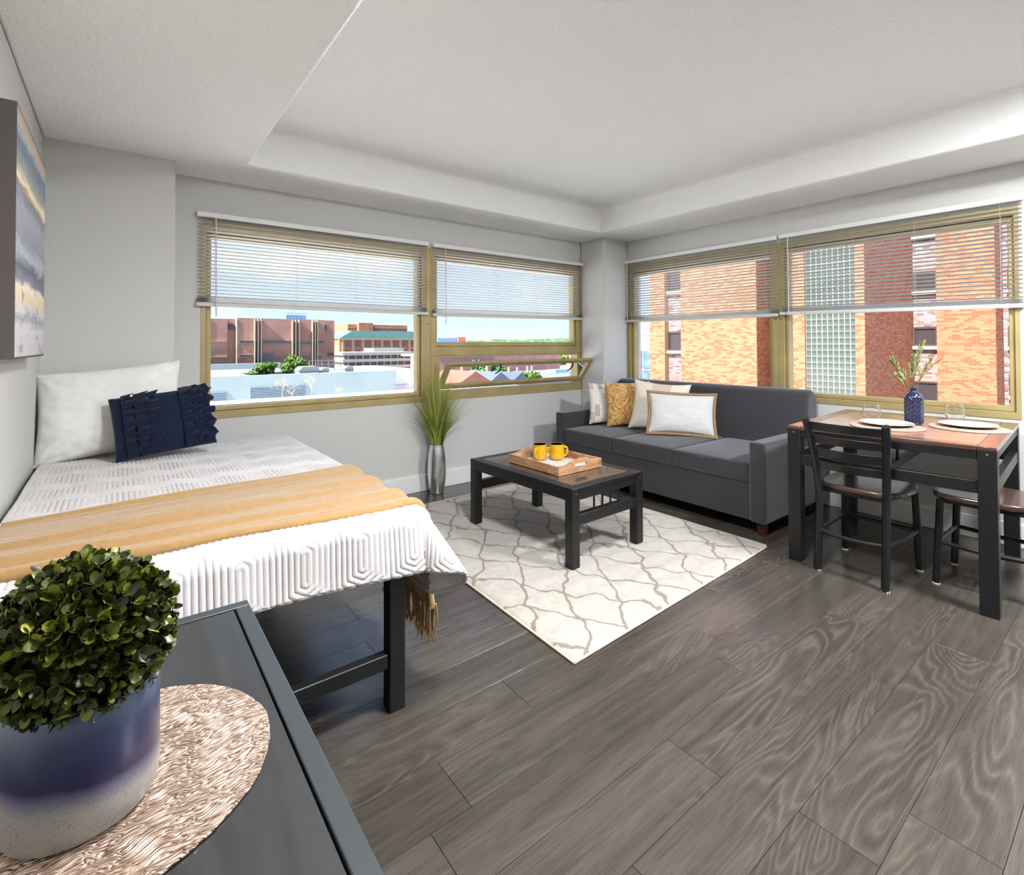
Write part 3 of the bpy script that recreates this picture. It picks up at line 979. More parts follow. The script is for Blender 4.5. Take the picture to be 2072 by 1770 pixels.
def make_quilt():
    st = 0.0042
    us = np.arange(BXL, BXR + 0.32, st)
    nv = int((BYF * -1 - 0.40 + 0.21) / st)
    fs = np.linspace(0, 1, nv)
    U = np.repeat(us[:, None], nv, 1)
    # the drop at the foot grows towards the right
    drop = 0.150 + 0.055 * np.clip((us - BXL) / (BXR - BXL), 0, 1)
    Ltot = (-0.40 - BYF) + drop
    V = -0.40 - fs[None, :] * Ltot[:, None]
    # the side hangs short along the bed and long at the foot corner
    q = np.clip((-1.70 - V) / 0.45, 0, 1); q = 0.34 + 0.66 * q * q * (3 - 2 * q)
    U = np.where(U > BXR, BXR + (U - BXR) * q, U)
    # round the free corner of the cloth
    a = np.clip((U - BXR) / 0.32, 0, 1); b = np.clip((BYF - V) / 0.205, 0, 1)
    k = np.maximum(np.hypot(a, b), 1e-6) ; mx = np.maximum(a, b)
    f = np.where((a > 0) & (b > 0), 1 - (1 - mx / k) * np.minimum(a, b) ** 1.0 * 0.55, 1.0)
    U2 = np.where(a > 0, BXR + (U - BXR) * f, U); V2 = np.where(b > 0, BYF - (BYF - V) * f, V)
    P = drape(U2, V2)
    P[..., 2] += top_wave(U, V) * np.clip((BXR - U) / 0.1, 0, 1) * np.clip((V - BYF) / 0.1, 0, 1)
    # foot panel ripples a little
    P[..., 1] -= np.clip((BYF - V) / 0.15, 0, 1) * 0.010 * np.sin(U * 9.0 + 1.0)
    N = grid_normals(P)
    N *= np.sign(N[10, 10, 2])
    # concentric hexagon quilting
    w2, seg = 0.086, 0.042
    h1, h2 = seg + 0.575 * w2, seg + w2 / 0.87
    X = U + 0.03; Y = V + 0.030
    row = np.floor(Y / (h1 + h2) + 0.5)
    best = np.full(X.shape, 9.0)
    for dr in (-1, 0, 1):
        rr = row + dr
        cy = rr * (h1 + h2)
        ox = (rr % 2) * w2
        cx = np.round((X - ox) / (2 * w2)) * 2 * w2 + ox
        dx = np.abs(X - cx); dy = np.abs(Y - cy)
        d = np.maximum(dx, (dy - seg) * 0.87 + dx * 0.5) / w2
        best = np.minimum(best, d)
    g = np.abs(np.sin(np.pi * best * 5.0))
    H = 0.0070 * np.sqrt(g)
    edge = np.minimum.reduce([(-0.40 - V) / 0.02, (BXR + 0.32 * q - U) / 0.012, np.ones_like(U)])
    H *= np.clip(edge, 0, 1)
    P = P + N * H[..., None]
    o = grid_obj('quilt', P, M['quilt'])
    so = o.modifiers.new('thickness', 'SOLIDIFY'); so.thickness = 0.007; so.offset = -1
    tag(o, 'cream quilt stitched in hexagons spread over the bed', 'quilt')
    # binding along the foot and side hems
    hem = np.concatenate([P[:, -1], P[-1, ::-1][1:]])[::3]
    MB().tube([tuple(p) for p in hem], 0.0065, 6).build('binding', M['trim_grey'], o)
    seam = P[:, 12][::4] + np.array([0, 0, 0.003])
    MB().tube([tuple(p) for p in seam], 0.003, 5).build('seam', M['trim_grey'], o)
    return o
make_quilt()

def make_throw():
    nu, nv = 300, 150
    us = np.linspace(BXL + 0.01, BXR + 0.40, nu)
    f = np.linspace(0, 1, nv)
    a = np.clip((us - BXL) / (BXR - BXL), 0, 1)
    far = -1.600 + 0.065 * a
    near = -2.125 - 0.090 * a
    drop = np.clip((us - BXR) / 0.40, 0, 1)
    far = far - 0.24 * drop; near = near - 0.005 * drop
    U = np.repeat(us[:, None], nv, 1)
    V = far[:, None] + (near - far)[:, None] * f[None, :]
    V += 0.012 * vnoise(U * 7, f[None, :] * 0 + U * 0, 31) * (np.abs(f[None, :] - 0.5) * 2)
    P = drape(U, V, 0.645, side_tilt=0.06)
    P[..., 2] += top_wave(U, V) * np.clip((BXR - U) / 0.1, 0, 1)
    N = grid_normals(P); N *= np.sign(N[10, 10, 2])
    F = np.repeat(f[None, :], nu, 0)
    # long soft folds running along the throw
    ph = F * 8.0 + 0.9 * vnoise(U * 1.6, F * 2, 33) * 2
    H = 0.004 + 0.010 * np.sin(ph * 2.4) + 0.016 * vnoise(U * 2.2, F * 11, 34) + 0.010 * vnoise(U * 4.0 + F * 5, F * 23, 35)
    H = np.maximum(H, 0.0) + 0.0135
    # rolled near edge
    H += 0.012 * np.exp(-((F - 0.965) / 0.03) ** 2) + 0.004 * np.exp(-((F - 0.02) / 0.02) ** 2)
    H[:, 0] = 0.009; H[:, -1] = 0.009
    P = P + N * H[..., None]
    o = grid_obj('throw_blanket', P, M['mustard_fleece'])
    so = o.modifiers.new('thickness', 'SOLIDIFY'); so.thickness = 0.004; so.offset = -1
    tag(o, 'mustard fringed throw laid across the foot of the bed', 'blanket')
    rng = random.Random(5)
    mb = MB()
    E = P[-1]
    for k in range(2, nv, 3):
        p = Vector(E[k])
        for j in range(3):
            q = p + Vector((rng.uniform(-.006, .006), rng.uniform(-.006, .006), 0))
            L = rng.uniform(0.095, 0.13)
            mb.tube([q + Vector((0, 0, 0.012)), q + Vector((rng.uniform(-.006, .008), rng.uniform(-.01, .01), -L * 0.5)), q + Vector((rng.uniform(-.01, .012), rng.uniform(-.014, .014), -L))], [0.0035, 0.003, 0.0022], 5)
    tag(mb.build('fringe', M['mustard_fleece'], o), kind='stuff')
make_throw()

# ------------------------------------------------------------------ cushions
def pillow_mesh(name, w, h, t, n=44, corner=0.06, seed=0, wr=0.006, p=2.6, droop=0.0):
    """soft cushion standing in the xz plane, front towards -y, base at z = 0"""
    a = np.linspace(-1, 1, n)
    A, B = np.meshgrid(a, a, indexing='ij')
    # edges pull in between the corners
    sx = 1 - corner * (1 - B ** 2) * np.abs(A) ** 3
    sz = 1 - corner * (1 - A ** 2) * np.abs(B) ** 3
    X = A * w / 2 * sx; Z = B * h / 2 * sz
    th = t / 2 * np.clip((1 - np.abs(A) ** p) * (1 - np.abs(B) ** p), 0, 1) ** 0.55
    wrk = wr * (vnoise(A * 3 + 2, B * 3, seed) + 0.6 * vnoise(A * 7 + B * 5, B * 6 - A * 4, seed + 1)) * (th > 0.004)
    # creases radiating from the corners
    rad = np.hypot(np.abs(A) - 1, np.abs(B) - 1); ang = np.arctan2(1 - np.abs(B), 1 - np.abs(A))
    wrk += wr * 0.7 * np.sin(ang * 13) * np.exp(-rad * 2.4) * (th > 0.004)
    front = np.stack([X, -(th + wrk), Z + droop * A], -1)
    back = np.stack([X, (th + wrk * 0.5), Z + droop * A], -1)
    V = np.concatenate([front.reshape(-1, 3), back.reshape(-1, 3)])
    V[:, 2] += h / 2
    i = np.arange(n * n).reshape(n, n)
    q = np.stack([i[:-1, :-1], i[1:, :-1], i[1:, 1:], i[:-1, 1:]], -1).reshape(-1, 4)
    q2 = q[:, ::-1] + n * n
    me = bpy.data.meshes.new(name)
    me.from_pydata([tuple(v) for v in V], [], [tuple(f) for f in np.concatenate([q, q2])])
    import bmesh
    bm = bmesh.new(); bm.from_mesh(me)
    bmesh.ops.remove_doubles(bm, verts=bm.verts, dist=0.0006)
    bm.to_mesh(me); bm.free()
    return finish(me, True, 75)

def stand(o, base, d, lean, roll=0.0):
    """place a cushion: base = point under its lower edge, d = direction of its width, lean backwards"""
    yaw = math.atan2(d[1], d[0])
    o.rotation_mode = 'XYZ'
    o.matrix_world = Matrix.Translation(Vector(base)) @ Matrix.Rotation(yaw, 4, 'Z') @ Matrix.Rotation(-lean, 4, 'X') @ Matrix.Rotation(-roll, 4, 'Y')
    return o

bp = link('bed_pillow', pillow_mesh('bed_pillow', 0.60, 0.46, 0.17, 52, 0.05, 3, 0.012, 3.2, droop=0.030), M['white_cotton'])
tag(bp, 'big plain white pillow propped against the pillar on the bed', 'pillow')
stand(bp, (-4.285, -0.505, 0.668), (1, 0.0), math.radians(13))

nv_ = link('ruffled_cushion', pillow_mesh('ruffled_cushion', 0.43, 0.33, 0.15, 44, 0.03, 9, 0.006, 2.6), M['navy'])
tag(nv_, 'navy blue ruffled cushion leaning on the white bed pillow', 'cushion')
stand(nv_, (-4.055, -0.720, 0.684), (1, -0.05), math.radians(24), math.radians(7))
def ruffle(parent, xc, amp, seed, w=0.055, side=1):
    n, m = 130, 7
    B = np.linspace(-0.98, 0.98, n)
    P = np.zeros((n, m, 3))
    rng = np.random.RandomState(seed)
    for j in range(m):
        s = j / (m - 1)
        wav = np.sin(B * 21 + seed) * 0.55 + np.sin(B * 37 + 2 * seed) * 0.35 + 0.5 * vnoise(B * 9, B * 0 + seed, seed) * 2
        A = xc / 0.215
        th = 0.075 * np.clip((1 - abs(A) ** 2.6) * (1 - np.abs(B) ** 2.6), 0, 1) ** 0.55
        P[:, j, 0] = xc + side * w * s + 0.012 * s * np.cos(B * 17 + seed)
        P[:, j, 1] = -(th + 0.006 + 0.018 * s + amp * s * wav * 0.75)
        P[:, j, 2] = 0.165 + B * 0.168 + 0.006 * s * np.sin(B * 29)
    o = grid_obj('ruffle', P, M['navy'], parent)
    so = o.modifiers.new('thickness', 'SOLIDIFY'); so.thickness = 0.002
    return o
for xc, sd, w in ((-0.165, 1, 0.05), (-0.115, 2, 0.052), (-0.075, 3, 0.055), (0.075, 4, 0.05), (0.115, 5, 0.05), (0.155, 6, 0.06)):
    ruffle(nv_, xc, 0.016, sd, w)

# ------------------------------------------------------------------ painting on the left wall
def painting_mat():
    m = Mat('abstract_landscape')
    v = m.coord()
    s = m.sep(v)
    st = m.node('ShaderNodeMapping'); st.inputs['Scale'].default_value = (1, 1.6, 7)
    m.l.new(v, st.inputs[0])
    n1 = m.noise(st.outputs[0], 2.2, 5, 0.6, 1.2)
    n2 = m.noise(v, 9, 4, 0.6, 0.8)
    t = m.math('ADD', m.math('MULTIPLY', s[2], 1.0 / 0.80), 0.5)
    t = m.math('ADD', t, m.math('MULTIPLY', m.math('SUBTRACT', n1, 0.5), 0.16))
    c = m.ramp(t, [(0.02, lin(196, 192, 196)), (0.12, lin(206, 202, 206)), (0.16, lin(150, 150, 158)), (0.20, lin(214, 208, 206)), (0.23, lin(226, 206, 166)), (0.29, lin(236, 226, 204)),
                   (0.32, lin(132, 132, 142)), (0.38, lin(88, 92, 104)), (0.44, lin(178, 182, 192)), (0.50, lin(140, 140, 152)), (0.63, lin(160, 160, 172)), (0.69, lin(122, 124, 134)), (0.715, lin(214, 180, 126)),
                   (0.735, lin(240, 230, 208)), (0.78, lin(172, 160, 148)), (0.82, lin(132, 142, 148)), (0.89, lin(104, 116, 128)), (0.94, lin(168, 176, 184)), (0.965, lin(190, 166, 146)), (1.0, lin(176, 152, 134))])
    blot = m.ramp(n2, [(0.60, (0, 0, 0)), (0.68, (1, 1, 1))])
    low = m.ramp(t, [(0.40, (0.75, 0.75, 0.75)), (0.50, (0, 0, 0))])
    c = m.mixc(m.mixc(1.0, blot, low, 'MULTIPLY'), c, lin(96, 98, 108))
    return m.color(c).set(rough=0.6).bump(n1, 0.2, 0.004).m
pt = empty('painting', (-4.552, -1.24, 1.6), 0, 'abstract grey landscape canvas hanging above the bed', 'painting')
cv = MB().box(-0.012, 0.0335, -0.385, 0.385, -0.405, 0.405).build('canvas', painting_mat(), pt)
M['taupe'] = simple('canvas_edge', lin(84, 76, 72), 0.8)
MB().box(-0.02, 0.033, -0.392, -0.385, -0.412, 0.412).build('edge', M['taupe'], pt)
MB().box(-0.02, 0.033, 0.385, 0.392, -0.412, 0.412).build('edge', M['taupe'], pt)
MB().box(-0.02, 0.033, -0.385, 0.385, 0.405, 0.412).build('edge', M['taupe'], pt)
MB().box(-0.02, 0.033, -0.385, 0.385, -0.412, -0.405).build('edge', M['taupe'], pt)

# ------------------------------------------------------------------ desk by the camera
def dark_wood(name, c, rough=0.3):
    m = Mat(name)
    v = m.coord((1, 1, 1))
    st = m.node('ShaderNodeMapping'); st.inputs['Scale'].default_value = (14, 1.2, 14)
    m.l.new(v, st.inputs[0])
    n = m.noise(st.outputs[0], 3, 4, 0.6, 0.6)
    m.color(m.ramp(n, [(0.3, tuple(x * 0.72 for x in c)), (0.7, tuple(x * 1.3 for x in c))]))
    return m.set(rough=rough, coat=0.5, coatr=0.12).m
M['desk_panel'] = dark_wood('grey_black_veneer', (0.030, 0.031, 0.033), 0.34)
M['desk_edge'] = simple('slate_lacquer', (0.042, 0.048, 0.052), 0.36)
DX0, DX1, DY0, DY1, DZ = -4.555, -4.026, -3.72, -2.605, 0.66
dk = empty('desk', ((DX0 + DX1) / 2, (DY0 + DY1) / 2, 0), 0, 'dark grey desk in the foreground holding the topiary', 'desk')
def dpart(n, m, b, bev=0.002): return wpart(n, m, b, dk, bev)
bw = 0.028
dpart('top_panel', M['desk_panel'], (DX0 + bw + 0.003, DX1 - bw - 0.003, DY0 + bw + 0.003, DY1 - bw - 0.003, DZ - 0.022, DZ - 0.0015))
dpart('top_edge', M['desk_edge'], (DX1 - bw, DX1, DY0, DY1 - bw, DZ - 0.03, DZ))
dpart('top_edge', M['desk_edge'], (DX0, DX0 + bw, DY0, DY1 - bw, DZ - 0.03, DZ))
dpart('top_edge', M['desk_edge'], (DX0, DX1, DY1 - bw + 0.0005, DY1, DZ - 0.03, DZ))
dpart('top_edge', M['desk_edge'], (DX0 + bw, DX1 - bw, DY0, DY0 + bw, DZ - 0.03, DZ))
dpart('top_core', M['black'], (DX0 + 0.01, DX1 - 0.01, DY0 + 0.01, DY1 - 0.01, DZ - 0.034, DZ - 0.024), 0)
for x in (DX0, DX1 - 0.055):
    for y in (DY0, DY1 - 0.055):
        dpart('leg', M['black'], (x, x + 0.055, y, y + 0.055, 0, DZ - 0.034))
dpart('apron', M['black'], (DX0 + 0.055, DX1 - 0.055, DY1 - 0.04, DY1 - 0.015, DZ - 0.11, DZ - 0.034))
dpart('apron', M['black'], (DX1 - 0.04, DX1 - 0.015, DY0 + 0.055, DY1 - 0.055, DZ - 0.11, DZ - 0.034))
dpart('apron', M['black'], (DX0 + 0.015, DX0 + 0.04, DY0 + 0.055, DY1 - 0.055, DZ - 0.11, DZ - 0.034))

# ------------------------------------------------------------------ round metallic place mat under the plant
def mat_metal():
    m = Mat('rose_gold_mat')
    v = m.coord()
    # branching ridges: a stretched, swirled noise folded into thin lines
    st = m.node('ShaderNodeMapping'); st.inputs['Rotation'].default_value = (0, 0, 0.9); st.inputs['Scale'].default_value = (13, 84, 1)
    sw = m.noise(v, 14, 2, 0.5)
    add = m.node('ShaderNodeVectorMath', operation='ADD')
    cmb = m.node('ShaderNodeCombineXYZ')
    m.l.new(m.math('MULTIPLY', sw, 0.09), cmb.inputs[0]); m.l.new(m.math('MULTIPLY', sw, 0.05), cmb.inputs[1])
    m.l.new(v, add.inputs[0]); m.l.new(cmb.outputs[0], add.inputs[1])
    m.l.new(add.outputs[0], st.inputs[0])
    n = m.noise(st.outputs[0], 2.0, 1.5, 0.5, 0.2)
    rid = m.math('ABSOLUTE', m.math('SUBTRACT', m.math('FRACT', m.math('MULTIPLY', n, 6.0)), 0.5))
    rid = m.math('MULTIPLY', rid, 2.0)
    m.color(m.ramp(rid, [(0.12, lin(120, 92, 78)), (0.5, lin(214, 180, 158)), (1.0, lin(240, 212, 190))]))
    m.set(rough=0.34, metal=0.6)
    return m.bump(rid, 0.7, 0.003).m
def wavy_disc(name, r, z0, z1, mat, loc, n=96, wob=0.0, label=None, cat=None, group=None):
    rng = random.Random(3)
    pts = []
    for k in range(n):
        a = 2 * math.pi * k / n
        rr = r * (1 + wob * (0.6 * math.sin(9 * a + 1) + 0.4 * math.sin(17 * a) + 0.4 * math.sin(41 * a)))
        pts.append((rr * math.cos(a), rr * math.sin(a)))
    o = MB().prism(pts, z0, z1).build(name, mat, None, loc, bev=0.001, seg=1)
    return tag(o, label, cat, group)
wavy_disc('place_mat', 0.189, 0, 0.0035, mat_metal(), (-4.262, -3.030, DZ), wob=0.006, label='round rose gold place mat on the foreground desk', cat='place mat')

# ------------------------------------------------------------------ topiary in the ombre pot
def pot_mat():
    m = Mat('ombre_glaze')
    v = m.coord()
    s = m.sep(v)
    n = m.noise(v, 14, 3)
    t = m.math('ADD', m.math('MULTIPLY', s[2], 1.0 / 0.155), m.math('MULTIPLY', m.math('SUBTRACT', n, 0.5), 0.12))
    t = m.math('ADD', t, m.math('MULTIPLY', s[0], 0.9))
    c = m.ramp(t, [(0.0, lin(150, 147, 140)), (0.28, lin(146, 143, 140)), (0.38, lin(96, 96, 118)), (0.45, lin(24, 26, 66)), (0.60, lin(36, 39, 72)), (0.80, lin(52, 58, 86)), (1.0, lin(84, 96, 116))])
    spk = m.noise(v, 320, 2)
    c = m.mixc(m.ramp(spk, [(0.56, (0, 0, 0)), (0.66, (0.30, 0.30, 0.30))]), c, lin(40, 40, 70))
    return m.color(c).set(rough=0.35, coat=0.3, coatr=0.25).m
PX, PY, PZ = -4.287, -3.052, DZ + 0.0045
tp = empty('topiary_plant', (PX, PY, PZ), 0, 'round boxwood topiary in a blue and cream pot', 'plant')
pr = 0.078
prof = [(0.0, 0.0), (0.066, 0.0), (0.0735, 0.004), (0.077, 0.012), (pr, 0.03), (pr, 0.142), (0.0770, 0.150), (0.0735, 0.150), (0.0715, 0.142), (0.0715, 0.128), (0.0, 0.128)]
MB().lathe(prof, 56).build('pot', pot_mat(), tp)
MB().lathe([(0.0, 0.126), (0.070, 0.128), (0.060, 0.134), (0.0, 0.137)], 24).build('soil', M['bark'], tp)
M['topiary_leaf'] = None
def topiary_leaf():
    m = Mat('boxwood_leaf')
    oi = m.node('ShaderNodeObjectInfo')
    g = m.node('ShaderNodeNewGeometry')
    r = m.math('FRACT', m.math('ADD', oi.outputs['Random'], g.outputs['Random Per Island']))
    c = m.ramp(r, [(0.0, lin(30, 38, 10)), (0.45, lin(50, 60, 16)), (0.80, lin(84, 92, 26)), (1.0, lin(140, 142, 50))])
    v = m.coord()
    return m.color(c).set(rough=0.38, spec=0.45).m
lm = topiary_leaf()
def leaf_shape(L, W, cup):
    V = [(0, 0, 0), (0.25 * L, -0.34 * W, 0.10 * cup), (0.25 * L, 0, 0), (0.25 * L, 0.34 * W, 0.10 * cup), (0.62 * L, -0.5 * W, 0.28 * cup), (0.62 * L, 0, 0.10 * cup), (0.62 * L, 0.5 * W, 0.28 * cup),
         (0.90 * L, -0.30 * W, 0.42 * cup), (0.90 * L, 0, 0.30 * cup), (0.90 * L, 0.30 * W, 0.42 * cup), (L, 0, 0.42 * cup)]
    F = [(0, 1, 2), (0, 2, 3), (1, 4, 5, 2), (2, 5, 6, 3), (4, 7, 8, 5), (5, 8, 9, 6), (7, 10, 8), (8, 10, 9)]
    return V, F
def topiary():
    rng = np.random.RandomState(21)
    shapes = [leaf_shape(0.0140, 0.0092, 0.006), leaf_shape(0.0122, 0.0090, 0.004), leaf_shape(0.0160, 0.0104, 0.008)]
    meshes = []
    for V, F in shapes:
        me = bpy.data.meshes.new('leaf'); me.from_pydata(V, [], F); me.materials.append(lm)
        meshes.append(finish(me, True, 70))
    C0 = np.array([0.0, 0.0, 0.205])
    RX, RZ = 0.094, 0.098
    camd = np.array([CAM.x - PX, CAM.y - PY, CAM.z - PZ - 0.2]); camd /= np.linalg.norm(camd)
    L = []
    N = 820
    ga = math.pi * (3 - 5 ** 0.5)
    for i in range(N):
        z = 1 - 1.72 * (i + 0.5) / N
        r = math.sqrt(max(0, 1 - z * z))
        a = i * ga
        d = np.array([r * math.cos(a), r * math.sin(a), z])
        d = d + rng.normal(size=3) * 0.06; d /= np.linalg.norm(d)
        wob = 1 + 0.06 * rng.normal()
        p = C0 + d * np.array([RX, RX, RZ]) * 0.86 * min(max(wob, 0.86), 1.10)
        t1 = np.cross(d, [0.3, 0.2, 0.9]); t1 /= np.linalg.norm(t1); t2 = np.cross(d, t1)
        k0 = rng.uniform(0, 6.28)
        nl = rng.randint(4, 7)
        for k in range(nl):
            ak = k0 + 6.283 * k / nl + rng.uniform(-.3, .3)
            side = t1 * math.cos(ak) + t2 * math.sin(ak)
            out = rng.uniform(0.45, 1.3)
            x = side + d * out; x /= np.linalg.norm(x)
            n = d - x * d.dot(x); n = n + rng.normal(size=3) * 0.25; n -= x * n.dot(x); n /= np.linalg.norm(n)
            y = np.cross(n, x)
            L.append((p, np.stack([x, y, n], 1), rng.randint(3), rng.uniform(0.8, 1.25), float(d @ camd) + rng.uniform(0, .02)))
    L.sort(key=lambda q: -q[4])
    for p, R3, s, sc, _ in L[:300]:
        o = link('leaf', meshes[s], None, tp)
        o.matrix_local = Matrix.Translation(Vector(p)) @ Matrix([list(r) for r in R3]).to_4x4() @ Matrix.Scale(sc, 4)
    V = []; F = []
    for p, R3, s, sc, _ in L[300:]:
        k = len(V)
        v, f = shapes[s]
        V += [tuple(p + R3 @ (np.array(q) * sc)) for q in v]
        F += [tuple(i + k for i in g) for g in f]
    me = bpy.data.meshes.new('foliage'); me.from_pydata(V, [], F)
    tag(link('foliage', finish(me, True, 70), lm, tp), kind='stuff')
    core = MB().lathe([(0.0, -0.080)] + [(0.078 * math.cos(a), 0.082 * math.sin(a)) for a in np.linspace(-1.3, 1.3, 11)] + [(0.0, 0.082)], 24, tuple(C0))
    core.build('twig_core', simple('dark_twigs', lin(30, 28, 14), 0.9), tp)
topiary()

# ------------------------------------------------------------------ rug
def rug_mat():
    m = Mat('trellis_rug')
    v = m.coord()
    nv = m.noise(v, 4.6, 3, 0.55)
    nw = m.noise(v, 3.4, 3, 0.5)
    s = m.sep(v)
    wob = m.math('MULTIPLY', m.math('SUBTRACT', nv, 0.5), 1.05)
    wob2 = m.math('MULTIPLY', m.math('SUBTRACT', nw, 0.5), 1.05)
    def family(kx, ky, w, ph):
        t = m.math('ADD', m.math('MULTIPLY', s[0], kx), m.math('MULTIPLY', s[1], ky))
        t = m.math('ADD', m.math('ADD', t, w), ph)
        d = m.math('ABSOLUTE', m.math('SUBTRACT', m.math('FRACT', t), 0.5))
        return d
    a = family(3.9, 2.5, wob, 0.15)
    b = family(-3.6, 2.6, wob2, 0.4)
    d = m.math('MINIMUM', a, b)
    rough_edge = m.noise(v, 120, 2)
    d = m.math('ADD', d, m.math('MULTIPLY', m.math('SUBTRACT', rough_edge, 0.5), 0.045))
    line = m.ramp(d, [(0.024, (1, 1, 1)), (0.046, (0, 0, 0))])
    pile = m.noise(v, 260, 3, 0.7)
    soft = m.noise(v, 26, 3)
    c = m.ramp(m.math('ADD', m.math('MULTIPLY', pile, 0.6), m.math('MULTIPLY', soft, 0.4)), [(0.3, lin(164, 156, 146)), (0.7, lin(196, 189, 180))])
    c = m.mixc(m.math('MULTIPLY', line, 0.85), c, lin(124, 111, 102))
    m.color(c).set(rough=0.95, spec=0.1, sheen=0.2)
    h = m.math('SUBTRACT', m.math('ADD', m.math('MULTIPLY', pile, 0.7), m.math('MULTIPLY', soft, 0.6)), m.math('MULTIPLY', line, 0.35))
    return m.bump(h, 0.55, 0.008).m
def make_rug():
    NL, NR, FR, FL = [np.array(p) for p in ((-2.876, -2.468), (-1.169, -2.385), (-1.205, -0.335), (-2.800, -0.370))]
    n, k = 120, 140
    a = np.linspace(0, 1, n)[:, None, None]; b = np.linspace(0, 1, k)[None, :, None]
    Q = NL * (1 - a) * (1 - b) + NR * a * (1 - b) + FR * a * b + FL * (1 - a) * b
    c0 = np.array([-2.01, -1.40])
    Q = Q - c0
    A = a[..., 0] + 0 * b[..., 0]; B = b[..., 0] + 0 * a[..., 0]
    e = np.minimum.reduce([A, 1 - A, B, 1 - B])
    z = 0.013 * np.clip(e / 0.006, 0, 1) ** 0.5
    # the folding waves of a freshly unrolled rug, across its length
    z += 0.0060 * (np.sin(Q[..., 1] * 46 + 0.8 * np.sin(Q[..., 0] * 3)) * 0.5 + 0.5) * np.clip(e / 0.03, 0, 1) * (0.35 + 0.65 * (1 - B))
    P = np.concatenate([Q, z[..., None]], 2)
    o = grid_obj('rug', P, rug_mat())
    o.location = (c0[0], c0[1], 0.001)
    tag(o, 'cream shag rug with a wavy grey trellis under the coffee table', 'rug')
    ed = np.concatenate([P[:, 0], P[-1, 1:], P[::-1, -1][1:], P[0, ::-1][1:]]) * np.array([1, 1, 0]) + np.array([0, 0, 0.0055])
    MB().tube([tuple(p) for p in ed[::3]] + [tuple(ed[0])], 0.0052, 6).build('binding', fabric('rug_binding', lin(206, 190, 168)), o)
make_rug()
RZt = 0.021

# ------------------------------------------------------------------ coffee table
M['top_panel'] = dark_wood('espresso_veneer', (0.040, 0.032, 0.029), 0.10)
ct = empty('coffee_table', (-2.052, -1.417, RZt), 0.0241, 'low black coffee table with slatted ends on the rug', 'coffee table')
def lpart(root, name, mat, b, bev=0.003): return MB().box(*b).build(name, mat, root, bev=bev)
CW, CD, CH = 0.306, 0.487, 0.4514 - RZt
lw = 0.058
for sx in (-1, 1):
    for sy in (-1, 1):
        x0 = sx * CW if sx < 0 else CW - lw
        y0 = sy * CD if sy < 0 else CD - lw
        l = lpart(ct, 'leg', M['black'], (x0, x0 + lw, y0, y0 + lw, 0, CH - 0.012))
        MB().tube([(x0 + lw / 2, sy * CD, CH - 0.03), (x0 + lw / 2, sy * (CD + 0.002), CH - 0.03)], 0.005, 10).build('bolt', M['chrome'], l)
bw = 0.062
for sx in (-1, 1):
    x0 = -CW if sx < 0 else CW - bw
    lpart(ct, 'top_edge', M['black'], (x0, x0 + bw, -CD + bw, CD - bw, CH - 0.022, CH))
for sy in (-1, 1):
    y0 = -CD if sy < 0 else CD - bw + 0.0008
    lpart(ct, 'top_edge', M['black'], (-CW, CW, y0, y0 + bw - 0.0008, CH - 0.022, CH))
lpart(ct, 'top_panel', M['top_panel'], (-CW + bw + 0.001, CW - bw - 0.001, -CD + bw + 0.001, CD - bw - 0.001, CH - 0.020, CH - 0.001), 0.001)
for sx in (-1, 1):
    x0 = -CW + 0.004 if sx < 0 else CW - 0.030
    lpart(ct, 'apron', M['black'], (x0, x0 + 0.026, -CD + lw, CD - lw, CH - 0.072, CH - 0.022))
for sy in (-1, 1):
    y0 = -CD + 0.006 if sy < 0 else CD - 0.046
    lpart(ct, 'apron', M['black'], (-CW + lw, CW - lw, y0, y0 + 0.040, CH - 0.070, CH - 0.022))
    lpart(ct, 'lower_rail', M['black'], (-CW + lw, CW - lw, y0, y0 + 0.042, 0.222, 0.282))
    for k in range(4):
        x = -0.105 + 0.07 * k
        MB().tube([(x, y0 + 0.021, 0.280), (x, y0 + 0.021, CH - 0.068)], 0.0065, 8).build('spindle', M['black_metal'], ct)

# ------------------------------------------------------------------ tray and mugs
def tray_wood():
    m = Mat('acacia')
    v = m.coord((2.2, 2.2, 16))
    n = m.noise(v, 3, 5, 0.6, 1.2)
    k = m.noise(m.coord((1, 1, 1)), 9, 2)
    c = m.ramp(n, [(0.25, lin(140, 92, 58)), (0.5, lin(190, 142, 102)), (0.75, lin(216, 176, 140))])
    c = m.mixc(m.ramp(k, [(0.62, (0, 0, 0)), (0.72, (0.6, 0.6, 0.6))]), c, lin(112, 68, 42))
    return m.color(c).set(rough=0.45).m
M['tray'] = tray_wood()
def liner_mat():
    m = Mat('pebble_print')
    v = m.node('ShaderNodeTexVoronoi'); v.feature = 'DISTANCE_TO_EDGE'
    v.inputs['Scale'].default_value = 70
    m.l.new(m.coord((1, 1.6, 1), (0, 0, 0.6)), v.inputs['Vector'])
    return m.color(m.ramp(v.outputs['Distance'], [(0.10, lin(238, 236, 230)), (0.20, lin(120, 116, 110))])).set(rough=0.5).m
TZ = 0.4514
tr = empty('serving_tray', (-2.040, -1.428, TZ + 0.0015), 0.020, 'wooden serving tray with cut-out handles on the coffee table', 'tray')
tw_, td_, thk = 0.188, 0.238, 0.013
MB().box(-tw_ + thk, tw_ - thk, -td_ + thk, td_ - thk, 0.002, 0.008).build('base', M['tray'], tr)
MB().box(-tw_ + thk + 0.002, tw_ - thk - 0.002, -td_ + thk + 0.002, td_ - thk - 0.002, 0.0082, 0.0095).build('liner', liner_mat(), tr)
for sx in (-1, 1):
    x0 = -tw_ if sx < 0 else tw_ - thk
    MB().box(x0, x0 + thk, -td_ + thk, td_ - thk, 0.0, 0.055).build('side', M['tray'], tr, bev=0.002)
